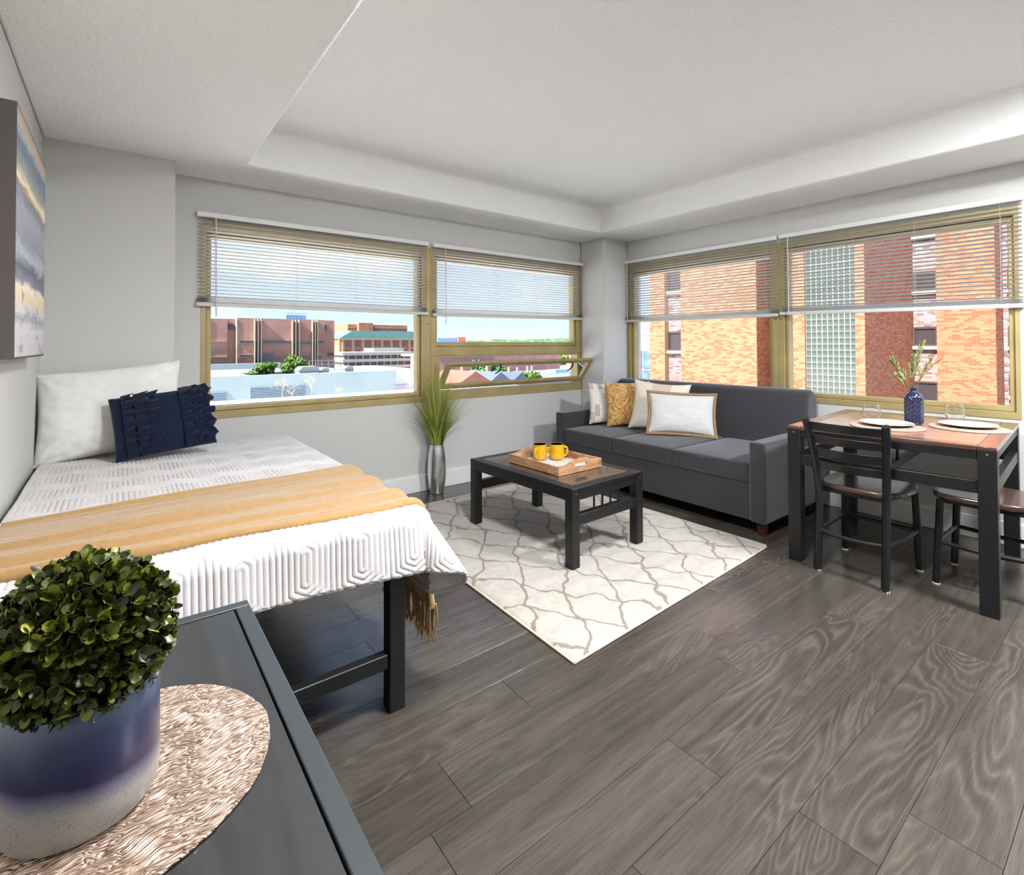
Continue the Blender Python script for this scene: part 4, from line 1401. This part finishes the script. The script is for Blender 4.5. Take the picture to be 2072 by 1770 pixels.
def handle_end(y0):
    """end board with a raised middle and a rounded slot"""
    xs = np.linspace(-tw_, tw_, 41)
    top = 0.055 + 0.024 * np.exp(-(np.abs(xs) / 0.095) ** 3.2)
    out = [(-tw_, 0.0), (tw_, 0.0)] + [(x, z) for x, z in zip(xs[::-1], top[::-1])]
    sl = []
    for k in range(28):
        a = 2 * math.pi * k / 28
        cx = 0.042 if math.cos(a) > 0 else -0.042
        sl.append((cx + 0.012 * math.cos(a), 0.042 + 0.012 * math.sin(a)))
    import bmesh
    bm = bmesh.new()
    vo = [bm.verts.new((x, 0, z)) for x, z in out]; vi = [bm.verts.new((x, 0, z)) for x, z in sl]
    es = [bm.edges.new((vo[i], vo[(i + 1) % len(vo)])) for i in range(len(vo))] + [bm.edges.new((vi[i], vi[(i + 1) % len(vi)])) for i in range(len(vi))]
    r = bmesh.ops.triangle_fill(bm, use_beauty=True, use_dissolve=False, edges=es)
    fs = [f for f in bm.faces if not (abs(f.calc_center_median().x) < 0.05 and abs(f.calc_center_median().z - 0.042) < 0.011 and all(v in vi for v in f.verts))]
    bad = [f for f in bm.faces if f not in fs]
    bmesh.ops.delete(bm, geom=bad, context='FACES_ONLY')
    ex = bmesh.ops.extrude_face_region(bm, geom=list(bm.faces))
    bmesh.ops.translate(bm, verts=[g for g in ex['geom'] if isinstance(g, bmesh.types.BMVert)], vec=(0, thk, 0))
    bmesh.ops.recalc_face_normals(bm, faces=bm.faces)
    me = bpy.data.meshes.new('handle_end'); bm.to_mesh(me); bm.free()
    return link('handle_end', finish(me, True, 35), M['tray'], tr, (0, y0, 0))
handle_end(-td_); handle_end(td_ - thk)

M['mug_yellow'] = simple('mustard_glaze', lin(212, 158, 8), 0.22, coat=0.4, coatr=0.1)
M['mug_inside'] = simple('russet_glaze', lin(176, 84, 46), 0.25, coat=0.3)
def mug(label, loc, rz):
    r = empty('mug', loc, rz, label, 'mug', 'mustard mugs on the tray')
    outer = [(0.0, 0.0), (0.034, 0.0), (0.042, 0.006), (0.0465, 0.020), (0.0475, 0.045), (0.0465, 0.072), (0.0435, 0.088), (0.0435, 0.093), (0.0462, 0.0985), (0.0465, 0.103)]
    MB().lathe(outer + [(0.0455, 0.1042), (0.0435, 0.1035)], 36).build('body', M['mug_yellow'], r)
    MB().lathe([(0.0438, 0.1035), (0.0425, 0.098), (0.0405, 0.090), (0.0430, 0.070), (0.0435, 0.045), (0.0420, 0.020), (0.036, 0.010), (0.0, 0.009)], 36).build('inside', M['mug_inside'], r)
    pts = [(0.043, 0, 0.080), (0.056, 0, 0.084), (0.068, 0, 0.076), (0.073, 0, 0.058), (0.069, 0, 0.040), (0.058, 0, 0.026), (0.043, 0, 0.022)]
    MB().tube(pts, [0.0085, 0.008, 0.0075, 0.007, 0.007, 0.0075, 0.008], 10).build('handle', M['mug_yellow'], r)
    return r
mug('mustard mug with its handle turned toward the bed', (-2.055, -1.300, TZ + 0.0112), math.radians(205))
mug('mustard mug with its handle turned toward the sofa', (-1.962, -1.368, TZ + 0.0112), math.radians(-25))

# ------------------------------------------------------------------ sofa
sf = empty('sofa', (-0.55, -1.335, 0), 0, 'charcoal three-seat sofa under the right-hand window', 'sofa')
def spart(name, b, bev=0.02, seg=4, mat=None):
    o = wpart(name, mat or M['charcoal'], b, sf, 0)
    bevel(o, bev, seg)
    return o
SY0, SY1 = -2.318, -0.352
spart('base', (-1.040, -0.06, SY0 + 0.105, SY1 - 0.095, 0.085, 0.325), 0.008, 2)
for y0, y1 in ((SY0, SY0 + 0.108), (SY1 - 0.098, SY1)):
    spart('arm', (-1.055, -0.10, y0, y1, 0.082, 0.597), 0.014, 4)
cy = np.linspace(SY0 + 0.112, SY1 - 0.102, 4)
def cushion_block(y0, y1):
    n, m = 26, 22
    w, d = y1 - y0, 0.80
    import bmesh
    bm = bmesh.new()
    bmesh.ops.create_cube(bm, size=1.0)
    bmesh.ops.subdivide_edges(bm, edges=bm.edges, cuts=9, use_grid_fill=True)
    for v in bm.verts:
        x, y, z = v.co
        f = (1 - (2 * x) ** 4) * (1 - (2 * y) ** 4)
        v.co = Vector((x * d, y * (w - 0.006), z * 0.128 + (0.014 * f if z > 0 else 0)))
    me = bpy.data.meshes.new('seat_cushion'); bm.to_mesh(me); bm.free()
    me.polygons.foreach_set('use_smooth', [True] * len(me.polygons))
    o = link('seat_cushion', me, M['charcoal'], sf, Vector((-1.048 + d / 2, (y0 + y1) / 2, 0.389)) - Vector(sf.location))
    b = o.modifiers.new('bevel', 'BEVEL'); b.width = 0.024; b.segments = 4; b.limit_method = 'ANGLE'; b.angle_limit = math.radians(50)
    return o
for k in range(3): cushion_block(cy[k], cy[k + 1])
bk = MB().prism([(-0.335, 0.33), (-0.255, 0.84), (-0.215, 0.878), (-0.150, 0.880), (-0.100, 0.855), (-0.075, 0.80), (-0.070, 0.10), (-0.30, 0.10)], SY0 + 0.075, SY1 - 0.045, 'y').build('backrest', M['charcoal'], sf)
bk.location = -Vector(sf.location)
bevel(bk, 0.028, 4)
M['mahogany'] = simple('mahogany', lin(66, 28, 18), 0.35)
for x, y in ((-1.00, SY0 + 0.05), (-1.00, SY1 - 0.05), (-0.16, SY0 + 0.05), (-0.16, SY1 - 0.05)):
    mb = MB()
    mb.lathe([(0.030, 0.0), (0.040, 0.088)], 4, M=Matrix.Rotation(math.pi / 4, 4, 'Z'))
    o = mb.build('foot', M['mahogany'], sf, Vector((x, y, 0)) - Vector(sf.location), bev=0.003)

# cushions on the sofa
def patch_mat():
    m = Mat('patched_linen')
    v = m.coord()
    s = m.sep(v)
    br = m.node('ShaderNodeTexBrick')
    br.offset = 0.37; br.inputs['Scale'].default_value = 1.0
    br.inputs['Brick Width'].default_value = 0.11; br.inputs['Row Height'].default_value = 0.042; br.inputs['Mortar Size'].default_value = 0.0
    cmb = m.node('ShaderNodeCombineXYZ')
    m.l.new(s[2], cmb.inputs[0]); m.l.new(s[0], cmb.inputs[1])
    m.l.new(cmb.outputs[0], br.inputs['Vector'])
    br.inputs['Color1'].default_value = (0, 0, 0, 1); br.inputs['Color2'].default_value = (1, 1, 1, 1)
    st = m.noise(m.coord((1, 1, 60)), 3, 2)
    c = m.ramp(br.outputs['Color'], [(0.0, lin(228, 222, 212)), (0.50, lin(226, 220, 210)), (0.58, lin(178, 168, 158)), (0.72, lin(222, 214, 204)), (0.80, lin(132, 124, 120)), (0.90, lin(190, 180, 168)), (1.0, lin(232, 226, 216))], 'CONSTANT')
    c = m.mixc(m.math('MULTIPLY', st, 0.25), c, lin(236, 230, 222))
    return m.color(c).set(rough=0.9, spec=0.1).m
def paisley_mat():
    m = Mat('mustard_brocade')
    v = m.coord()
    n = m.noise(v, 5.5, 2.5, 0.5, 2.2)
    band = m.math('ABSOLUTE', m.math('SUBTRACT', m.math('FRACT', m.math('MULTIPLY', n, 8.0)), 0.5))
    c = m.ramp(band, [(0.10, lin(158, 110, 52)), (0.24, lin(206, 160, 92)), (0.5, lin(214, 172, 106))])
    return m.color(c).set(rough=0.75, sheen=0.3).bump(band, 0.3, 0.004).m
def panel_mat():
    m = Mat('panelled_cream_linen')
    v = m.coord()
    s = m.sep(v)
    t = m.math('ADD', m.math('MULTIPLY', s[0], 1 / 0.46), 0.5)
    c = m.ramp(t, [(0.0, lin(232, 222, 206)), (0.34, lin(214, 198, 178)), (0.70, lin(234, 224, 208))], 'CONSTANT')
    w = m.noise(v, 300, 2)
    return m.color(c).set(rough=0.9, spec=0.1).bump(w, 0.25, 0.002).m
def cushion(name, label, w, h, t, base, d, lean, mat, seed, roll=0.0, corner=0.09, cat='cushion'):
    o = link(name, pillow_mesh(name, w, h, t, 40, corner, seed, 0.006), mat)
    tag(o, label, cat, 'cushions on the sofa')
    return stand(o, base, d, lean, roll)
SZ = 0.472
cushion('throw_pillow', 'patchwork cream and grey cushion by the sofa arm', 0.44, 0.40, 0.13, (-0.610, -0.640, SZ), (0.91, -0.41), math.radians(16), patch_mat(), 41, math.radians(-3))
cushion('throw_pillow', 'mustard paisley cushion on the sofa', 0.44, 0.42, 0.14, (-0.575, -0.840, SZ), (0.83, -0.56), math.radians(13), paisley_mat(), 42)
cushion('throw_pillow', 'cream panelled cushion behind the beaded one', 0.50, 0.44, 0.13, (-0.610, -1.150, SZ), (0.38, -0.93), math.radians(15), panel_mat(), 43, math.radians(-4), 0.10)
M['white_linen'] = fabric('white_linen', (0.64, 0.635, 0.63), var=0.02, bs=0.3)
wc = cushion('throw_pillow', 'white cushion with a beaded tan border', 0.53, 0.335, 0.13, (-0.610, -1.402, SZ + 0.012), (0.62, -0.785), math.radians(17), M['white_linen'], 44, math.radians(-2), 0.06)
M['jute'] = fabric('jute_trim', lin(150, 116, 84), var=0.15)
def flange():
    w, h = 0.53, 0.335
    pts = []
    N = 64
    def edge(a, b, n):
        for k in range(n):
            f = k / n
            A = a[0] + (b[0] - a[0]) * f; B = a[1] + (b[1] - a[1]) * f
            sx = 1 - 0.06 * (1 - B ** 2) * abs(A) ** 3; sz = 1 - 0.06 * (1 - A ** 2) * abs(B) ** 3
            pts.append((A * w / 2 * sx, B * h / 2 * sz + h / 2))
    edge((-1, -1), (1, -1), 44); edge((1, -1), (1, 1), 28); edge((1, 1), (-1, 1), 44); edge((-1, 1), (-1, -1), 28)
    n = len(pts)
    P = np.zeros((n, 3, 3))
    for i, (x, z) in enumerate(pts):
        c = np.array([x, z - h / 2]); o = c * np.array([1 + 0.046 / w, 1 + 0.046 / h])
        for j, f in enumerate((-0.1, 0.5, 1.0)):
            q = c + (o - c) * f
            P[i, j] = (q[0], -0.004 + 0.003 * math.sin(i * 0.7) * f, q[1] + h / 2)
    o = grid_obj('border', P, M['jute'], wc, closed_u=True)
    s = o.modifiers.new('thickness', 'SOLIDIFY'); s.thickness = 0.005; s.offset = 0
    mb = MB()
    for i in range(0, n):
        for f in (0.5,):
            x, z = pts[i]; c = np.array([x, z - h / 2]); q = c + c * np.array([0.046 / w, 0.046 / h]) * f
            mb.lathe([(0, -0.004), (0.0038, -0.0015), (0.0038, 0.0015), (0, 0.004)], 6, (q[0], -0.0095, q[1] + h / 2))
    tag(mb.build('beads', simple('wood_bead', lin(214, 190, 160), 0.5), wc), kind='stuff')
flange()

# ------------------------------------------------------------------ silver floor vase with grass
M['silver'] = simple('hammered_silver', (0.82, 0.82, 0.82), 0.30, metal=1.0, bump=0.25, bscale=11, bdist=0.02)
fv = empty('floor_vase', (-2.180, -0.125, 0), 0, 'hammered silver floor vase full of tall green grass', 'vase')
MB().lathe([(0.0, 0.0), (0.050, 0.0), (0.057, 0.006), (0.066, 0.06), (0.075, 0.13), (0.0785, 0.20), (0.076, 0.27), (0.068, 0.34), (0.059, 0.395), (0.058, 0.402), (0.055, 0.402), (0.050, 0.36), (0.0, 0.35)], 40).build('body', M['silver'], fv)
def grass_mat():
    m = Mat('grass_blade')
    g = m.node('ShaderNodeNewGeometry')
    s = m.sep(m.coord())
    c = m.ramp(g.outputs['Random Per Island'], [(0.0, lin(84, 110, 30)), (0.45, lin(130, 156, 50)), (0.8, lin(172, 182, 84)), (1.0, lin(204, 186, 110))])
    tip = m.ramp(s[2], [(0.35, (0, 0, 0)), (1.0, (0.55, 0.55, 0.55))])
    return m.color(m.mixc(tip, c, lin(196, 186, 104))).set(rough=0.55).m
def grass():
    rng = random.Random(17)
    V = []; F = []
    for i in range(470):
        a = rng.uniform(0, 6.283)
        r0 = 0.045 * math.sqrt(rng.random())
        spread = rng.random() ** 1.3
        Lh = rng.uniform(0.42, 0.76) * (1.0 - 0.26 * spread)
        out = 0.03 + 0.31 * spread
        dx, dy = math.cos(a), math.sin(a)
        if dy > 0: dy *= 0.45
        w = rng.uniform(0.0020, 0.0038)
        px, py = -math.sin(a + 0.5), math.cos(a + 0.5)
        k0 = len(V)
        n = 7
        droop = rng.uniform(0.0, 0.10) * spread
        for j in range(n):
            t = j / (n - 1)
            x = dx * (r0 + out * t ** 1.8); y = dy * (r0 + out * t ** 1.8)
            z = 0.36 + Lh * t - droop * t ** 3 * 1.6
            ww = w * (1 - 0.85 * t ** 2)
            V += [(x - px * ww, y - py * ww, z), (x + px * ww, y + py * ww, z)]
        for j in range(n - 1):
            F.append((k0 + 2 * j, k0 + 2 * j + 1, k0 + 2 * j + 3, k0 + 2 * j + 2))
    me = bpy.data.meshes.new('grass_blades'); me.from_pydata(V, [], F)
    tag(link('grass_blades', finish(me, True, 180), grass_mat(), fv), kind='stuff')
grass()

# ------------------------------------------------------------------ dining table
M['dining_panel'] = dark_wood('walnut_veneer', lin(150, 112, 92), 0.22)
DT = empty('dining_table', (-0.688, -2.946, 0), 0.0617, 'black framed dining table with brown top under the window', 'dining table')
TW, TD, TH = 0.525, 0.442, 0.762
lw = 0.068
for sx in (-1, 1):
    for sy in (-1, 1):
        x0 = -TW if sx < 0 else TW - lw
        y0 = -TD if sy < 0 else TD - lw
        l = lpart(DT, 'leg', M['black'], (x0, x0 + lw, y0, y0 + lw, 0, TH - 0.012))
        if sx < 0: MB().tube([(-TW, y0 + lw * 0.5, TH - 0.035), (-TW - 0.002, y0 + lw * 0.5, TH - 0.035)], 0.005, 10).build('bolt', M['chrome'], l)
bw = 0.070
M['walnut_edge'] = dark_wood('dark_walnut_edge', lin(92, 66, 56), 0.25)
for sx in (-1, 1):
    x0 = -TW if sx < 0 else TW - bw
    lpart(DT, 'top_edge', M['walnut_edge'], (x0, x0 + bw, -TD + bw, TD - bw, TH - 0.022, TH))
for sy in (-1, 1):
    y0 = -TD if sy < 0 else TD - bw + 0.0008
    lpart(DT, 'top_edge', M['walnut_edge'], (-TW, TW, y0, y0 + bw - 0.0008, TH - 0.022, TH))
lpart(DT, 'top_panel', M['dining_panel'], (-TW + bw + 0.001, TW - bw - 0.001, -TD + bw + 0.001, TD - bw - 0.001, TH - 0.020, TH - 0.001), 0.001)
for sx in (-1, 1):
    x0 = -TW + 0.004 if sx < 0 else TW - 0.034
    lpart(DT, 'apron', M['black'], (x0, x0 + 0.030, -TD + lw, TD - lw, TH - 0.062, TH - 0.022))
    lpart(DT, 'lower_rail', M['black'], (x0, x0 + 0.034, -TD + lw, TD - lw, 0.545, 0.602))
    for k in range(2):
        y = -0.06 + 0.12 * k
        if sx > 0: MB().tube([(x0 + 0.017, y, 0.600), (x0 + 0.017, y, TH - 0.06)], 0.007, 8).build('spindle', M['black_metal'], DT)
for sy in (-1, 1):
    y0 = -TD + 0.004 if sy < 0 else TD - 0.034
    lpart(DT, 'apron', M['black'], (-TW + lw, TW - lw, y0, y0 + 0.030, TH - 0.062, TH - 0.022))
    lpart(DT, 'lower_rail', M['black'], (-TW + lw, TW - lw, y0, y0 + 0.034, 0.545, 0.602))
lpart(DT, 'centre_rail', M['black'], (-TW + 0.038, TW - 0.034, -0.015, 0.015, 0.548, 0.590))
for x in (-0.16, 0.16):
    MB().tube([(x, 0, 0.588), (x, 0, TH - 0.021)], 0.007, 8).build('spindle', M['black_metal'], DT)

# ------------------------------------------------------------------ dining chairs (front towards +x)
M['seat_wood'] = dark_wood('dark_walnut_seat', lin(70, 50, 42), 0.25)
def chair(label, loc, rz):
    r = empty('dining_chair', loc, rz, label, 'chair', 'ladder-back dining chairs')
    def post(s):
        k = [(-0.225, 0.158, 0.0), (-0.205, 0.157, 0.20), (-0.190, 0.157, 0.42), (-0.205, 0.164, 0.55), (-0.238, 0.176, 0.70), (-0.280, 0.188, 0.825)]
        pts = []
        for i in range(len(k) - 1):
            for t in np.linspace(0, 1, 6)[:-1]:
                f = t * t * (3 - 2 * t) * 0.35 + t * 0.65
                pts.append(tuple(k[i][j] + (k[i + 1][j] - k[i][j]) * f for j in range(3)))
        pts.append(k[-1])
        return [(p[0], s * p[1], p[2]) for p in pts]
    for s in (-1, 1):
        p = MB().tube(post(s), 0.0185, 8, True, 1.15).build('back_post', M['black_metal'], r)
        MB().lathe([(0.019, 0.0), (0.019, 0.006)], 10, (-0.225, s * 0.158, 0.0)).build('foot_cap', M['white'], p)
        l = MB().tube([(0.180, s * 0.172, 0.43), (0.200, s * 0.182, 0.0)], 0.0175, 8).build('leg', M['black_metal'], r)
        MB().lathe([(0.018, 0.0), (0.018, 0.006)], 10, (0.200, s * 0.182, 0.0)).build('foot_cap', M['white'], l)
    for z0, x, hw in ((0.765, -0.256, 0.182), (0.692, -0.232, 0.174), (0.622, -0.217, 0.168), (0.552, -0.204, 0.163)):
        n = 15
        P = []
        mb = MB()
        V = []; F = []
        for i in range(n):
            t = -1 + 2 * i / (n - 1)
            bx = x - 0.032 * (1 - t * t)
            for dx, dz in ((-0.006, 0), (0.006, 0), (0.006 - 0.014, 0.044), (-0.006 - 0.014, 0.044)):
                V.append((bx + dx, t * hw, z0 + dz))
        for i in range(n - 1):
            for k in range(4):
                F.append((4 * i + k, 4 * i + (k + 1) % 4, 4 * i + 4 + (k + 1) % 4, 4 * i + 4 + k))
        F += [(3, 2, 1, 0), tuple(4 * (n - 1) + k for k in range(4))]
        mb.add(V, F).build('back_slat', M['black_metal'], r, bev=0.002)
    # saddle seat with rounded corners
    pts = []
    for k in range(64):
        a = 2 * math.pi * k / 64
        c, s = math.cos(a), math.sin(a)
        q = (abs(c) ** 3.4 + abs(s) ** 3.4) ** (-1 / 3.4)
        pts.append((0.028 + 0.205 * q * c, (0.205 + 0.010 * c) * q * s))
    MB().prism(pts, 0.437, 0.466).build('seat', M['seat_wood'], r, bev=0.009, seg=3)
    MB().ring((-0.15, 0.185, -0.165, 0.165), (-0.125, 0.16, -0.14, 0.14), 0.0, 0.022).build('seat_frame', M['black_metal'], r, (0, 0, 0.4365), (math.radians(-90), 0, 0))
    for s in (-1, 1):
        MB().tube([(-0.203, s * 0.157, 0.215), (0.0, s * 0.176, 0.205), (0.190, s * 0.178, 0.215)], 0.011, 8).build('stretcher', M['black_metal'], r)
    MB().tube([(-0.203, -0.157, 0.215), (-0.215, -0.08, 0.208), (-0.22, 0, 0.205), (-0.215, 0.08, 0.208), (-0.203, 0.157, 0.215)], 0.011, 8).build('stretcher', M['black_metal'], r)
    MB().tube([(0.190, -0.178, 0.215), (0.190, 0.178, 0.215)], 0.011, 8).build('stretcher', M['black_metal'], r)
    return r
chair('black ladder-back chair pushed in with its back to the room', (-1.040, -2.862, 0), math.radians(-1.5))
chair('black ladder-back chair at the end of the dining table', (-0.775, -3.345, 0), math.radians(90))

# ------------------------------------------------------------------ table setting
M['taupe_mat'] = simple('champagne_placemat', lin(168, 146, 130), 0.4, var=0.08, vscale=60)
M['porcelain'] = simple('porcelain', (0.52, 0.515, 0.51), 0.12, coat=0.4, coatr=0.05)
def wine_glass_mat():
    m = Mat('tumbler_glass')
    m.color((1, 1, 1)).set(rough=0.0, trans=1.0, ior=1.45)
    return m.m
M['tumbler'] = wine_glass_mat()
TT = TH
for tx, ty, wl, wp, wg, gx, gy in (
        (-0.870, -2.915, 'round taupe place mat nearest the front chair', 'white dinner plate on the mat by the front chair', 'clear stemless glass nearer the sofa', -0.690, -2.785),
        (-0.590, -3.215, 'round taupe place mat at the far end of the table', 'white dinner plate on the mat at the table end', 'clear stemless glass beside the table-end plate', -0.310, -3.100)):
    wavy_disc('place_mat', 0.176, 0, 0.004, M['taupe_mat'], (tx, ty, TT + 0.0005), 64, 0.0, wl, 'place mat', 'round place mats on the dining table')
    pr = [(0.0, 0.0), (0.075, 0.0), (0.085, 0.003), (0.128, 0.014), (0.1305, 0.0155), (0.128, 0.017), (0.085, 0.0065), (0.0, 0.005)]
    o = MB().lathe(pr, 56).build('dinner_plate', M['porcelain'], None, (tx + 0.035, ty + 0.012, TT + 0.005))
    tag(o, wp, 'plate', 'dinner plates on the dining table')
    gp = [(0.0, 0.0), (0.022, 0.0), (0.033, 0.007), (0.0440, 0.026), (0.0475, 0.044), (0.0465, 0.060), (0.0400, 0.086), (0.0345, 0.103), (0.0325, 0.103), (0.0380, 0.086), (0.0443, 0.060), (0.0453, 0.044), (0.0418, 0.027), (0.031, 0.010), (0.0, 0.006)]
    o = MB().lathe(gp, 40).build('wine_glass', M['tumbler'], None, (gx, gy, TT + 0.001))
    tag(o, wg, 'glass', 'stemless glasses on the dining table')

def vase_mat():
    m = Mat('navy_glaze')
    return m.color((0.005, 0.010, 0.045)).set(rough=0.10, coat=0.8, coatr=0.04, spec=0.6).m
vs = empty('table_vase', (-0.650, -2.985, TT + 0.001), 0, 'navy textured vase with leafy stems on the dining table', 'vase')
def vase_body():
    n, m = 120, 90
    prof = [(0.0, 0.0), (0.036, 0.0), (0.0415, 0.006), (0.0435, 0.02), (0.0435, 0.14), (0.0415, 0.160), (0.034, 0.176), (0.0225, 0.184), (0.0185, 0.190), (0.0185, 0.206), (0.0205, 0.210), (0.0165, 0.2105), (0.0145, 0.19), (0.0145, 0.16)]
    L = np.cumsum([0] + [math.dist(a, b) for a, b in zip(prof, prof[1:])])
    s = np.linspace(0, L[-1], m)
    r = np.interp(s, L, [p[0] for p in prof]); z = np.interp(s, L, [p[1] for p in prof])
    a = np.linspace(0, 2 * math.pi, n, endpoint=False)
    A, Z = np.meshgrid(a, z, indexing='ij'); Rr = np.repeat(r[None, :], n, 0)
    tri = np.abs(((A * 10 / (2 * math.pi)) % 1) - 0.5) * 2
    h = np.sin((Z / 0.0255 + tri * 0.8) * 2 * math.pi) * 0.5 + 0.5
    mask = np.clip((Z - 0.008) / 0.01, 0, 1) * np.clip((0.168 - Z) / 0.012, 0, 1) * (np.repeat(s[None, :], n, 0) < L[8])
    Rr = Rr + 0.0032 * h ** 2 * mask
    P = np.stack([Rr * np.cos(A), Rr * np.sin(A), Z], -1)
    return grid_obj('body', P, vase_mat(), vs, closed_u=True)
vase_body()
M['stem'] = simple('stem_brown', lin(92, 74, 60), 0.8)
def frond_mat():
    m = Mat('fern_green')
    g = m.node('ShaderNodeNewGeometry')
    return m.color(m.ramp(g.outputs['Random Per Island'], [(0.0, lin(92, 104, 58)), (0.6, lin(122, 130, 76)), (1.0, lin(156, 158, 98))])).set(rough=0.6).m
M['frond'] = frond_mat()
M['frond_rust'] = simple('frond_rust', lin(176, 112, 60), 0.6)
def sprig(pts, seed, mat, n=11, L=0.060):
    n = int(n * 1.4)
    """a stem with narrow needle-like leaves"""
    rng = random.Random(seed)
    P = [Vector(p) for p in pts]
    MB().tube(P, [0.0022] * (len(P) - 1) + [0.0010], 6).build('stem', M['stem'], vs)
    V = []; F = []
    right = Vector((math.cos(YAW), -math.sin(YAW), 0))
    for i in range(n):
        f = 0.40 + 0.60 * i / (n - 1)
        s = f * (len(P) - 1); k = min(int(s), len(P) - 2)
        p = P[k].lerp(P[k + 1], s - k); t = (P[k + 1] - P[k]).normalized()
        for sd in (-1, 1):
            d = (t * rng.uniform(0.9, 1.3) + right * sd * rng.uniform(0.35, 0.65) + Vector((rng.uniform(-.2, .2), rng.uniform(-.3, .3), 0))).normalized()
            ll = L * rng.uniform(0.55, 1.0) * (1.15 - 0.55 * (i / n))
            w = d.cross(Vector((rng.uniform(-.5, .5), 1, rng.uniform(-.3, .3)))).normalized() * 0.0085
            b = len(V)
            V += [p, p + d * ll * 0.35 + w, p + d * ll, p + d * ll * 0.35 - w]
            F.append((b, b + 1, b + 2, b + 3))
    me = bpy.data.meshes.new('leaves'); me.from_pydata([tuple(v) for v in V], [], F); me.update()
    tag(link('leaves', me, mat, vs), kind='stuff')
e = np.array([math.cos(YAW), -math.sin(YAW), 0.0])
def st(r, z): return (e[0] * r, e[1] * r, z)
sprig([st(0.0, 0.15), st(0.004, 0.26), st(0.02, 0.36), st(0.055, 0.47)], 1, M['frond'], 14, 0.075)
sprig([st(-0.004, 0.15), st(-0.03, 0.24), st(-0.08, 0.31), st(-0.125, 0.38)], 2, M['frond'], 12, 0.060)
sprig([st(0.004, 0.15), st(0.03, 0.25), st(0.07, 0.32), st(0.10, 0.37)], 3, M['frond'], 11, 0.060)
sprig([st(-0.006, 0.15), st(-0.04, 0.22), st(-0.075, 0.26), st(-0.105, 0.285)], 4, M['frond'], 9, 0.050)
sprig([st(0.006, 0.20), st(0.06, 0.29), st(0.12, 0.345), st(0.155, 0.370)], 5, M['frond_rust'], 4, 0.045)
sprig([st(0.002, 0.15), st(-0.01, 0.25), st(-0.012, 0.32), st(0.0, 0.39)], 6, M['frond'], 9, 0.055)

# ------------------------------------------------------------------ fill lamps added out of view to brighten the room
def lamp(label, x, y, zc, power, rad=0.20):
    r = empty('floor_lamp', (x, y, 0), 0, label, 'lamp', 'globe floor lamps behind the viewpoint')
    MB().lathe([(0.0, 0.0), (0.15, 0.0), (0.15, 0.015), (0.02, 0.03), (0.012, 0.05), (0.012, zc - rad + 0.02), (0.0, zc - rad + 0.02)], 28).build('stand', M['chrome'], r)
    m = Mat('opal_glass'); m.color((0.9, 0.88, 0.84))
    m.b.inputs['Emission Color'].default_value = (0.94, 0.975, 1.0, 1)
    # radiant power spread over a glowing opal globe
    m.b.inputs['Emission Strength'].default_value = power / (4 * math.pi * rad * rad * math.pi)
    MB().lathe([(0.0, -rad)] + [(rad * math.cos(a), rad * math.sin(a)) for a in np.linspace(-1.45, 1.45, 17)] + [(0.0, rad)], 32, (0, 0, zc)).build('globe', m.m, r)
def dome(label, x, y, power, rad=0.21):  # added fill source, kept out of view, to brighten bed, walls and floor
    r = empty('fill_dome', (x, y, ZR), 0, label, 'lamp', 'added fill domes out of view')
    MB().lathe([(0.0, 0.0), (rad + 0.012, 0.0), (rad + 0.012, -0.088), (rad + 0.004, -0.088), (rad + 0.004, -0.03), (0.0, -0.03)], 36).build('rim', M['chrome'], r)
    m = Mat('opal_dome'); m.color((0.9, 0.88, 0.84))
    m.b.inputs['Emission Color'].default_value = (0.94, 0.975, 1.0, 1)
    m.b.inputs['Emission Strength'].default_value = power / (1.25 * math.pi * rad * rad * math.pi)
    MB().lathe([(0.0, -0.115), (rad * 0.35, -0.110), (rad * 0.65, -0.093), (rad * 0.86, -0.066), (rad * 0.97, -0.035), (rad * 0.97, -0.031), (0.0, -0.031)], 36).build('shade', m.m, r)
LP = FILL_LAMP_POWER
dome('added fill dome out of view nearest the dining table', -1.30, -4.25, LP * 0.85)
dome('added fill dome just above view in the recessed ceiling', -3.06, -2.98, LP * 0.50)
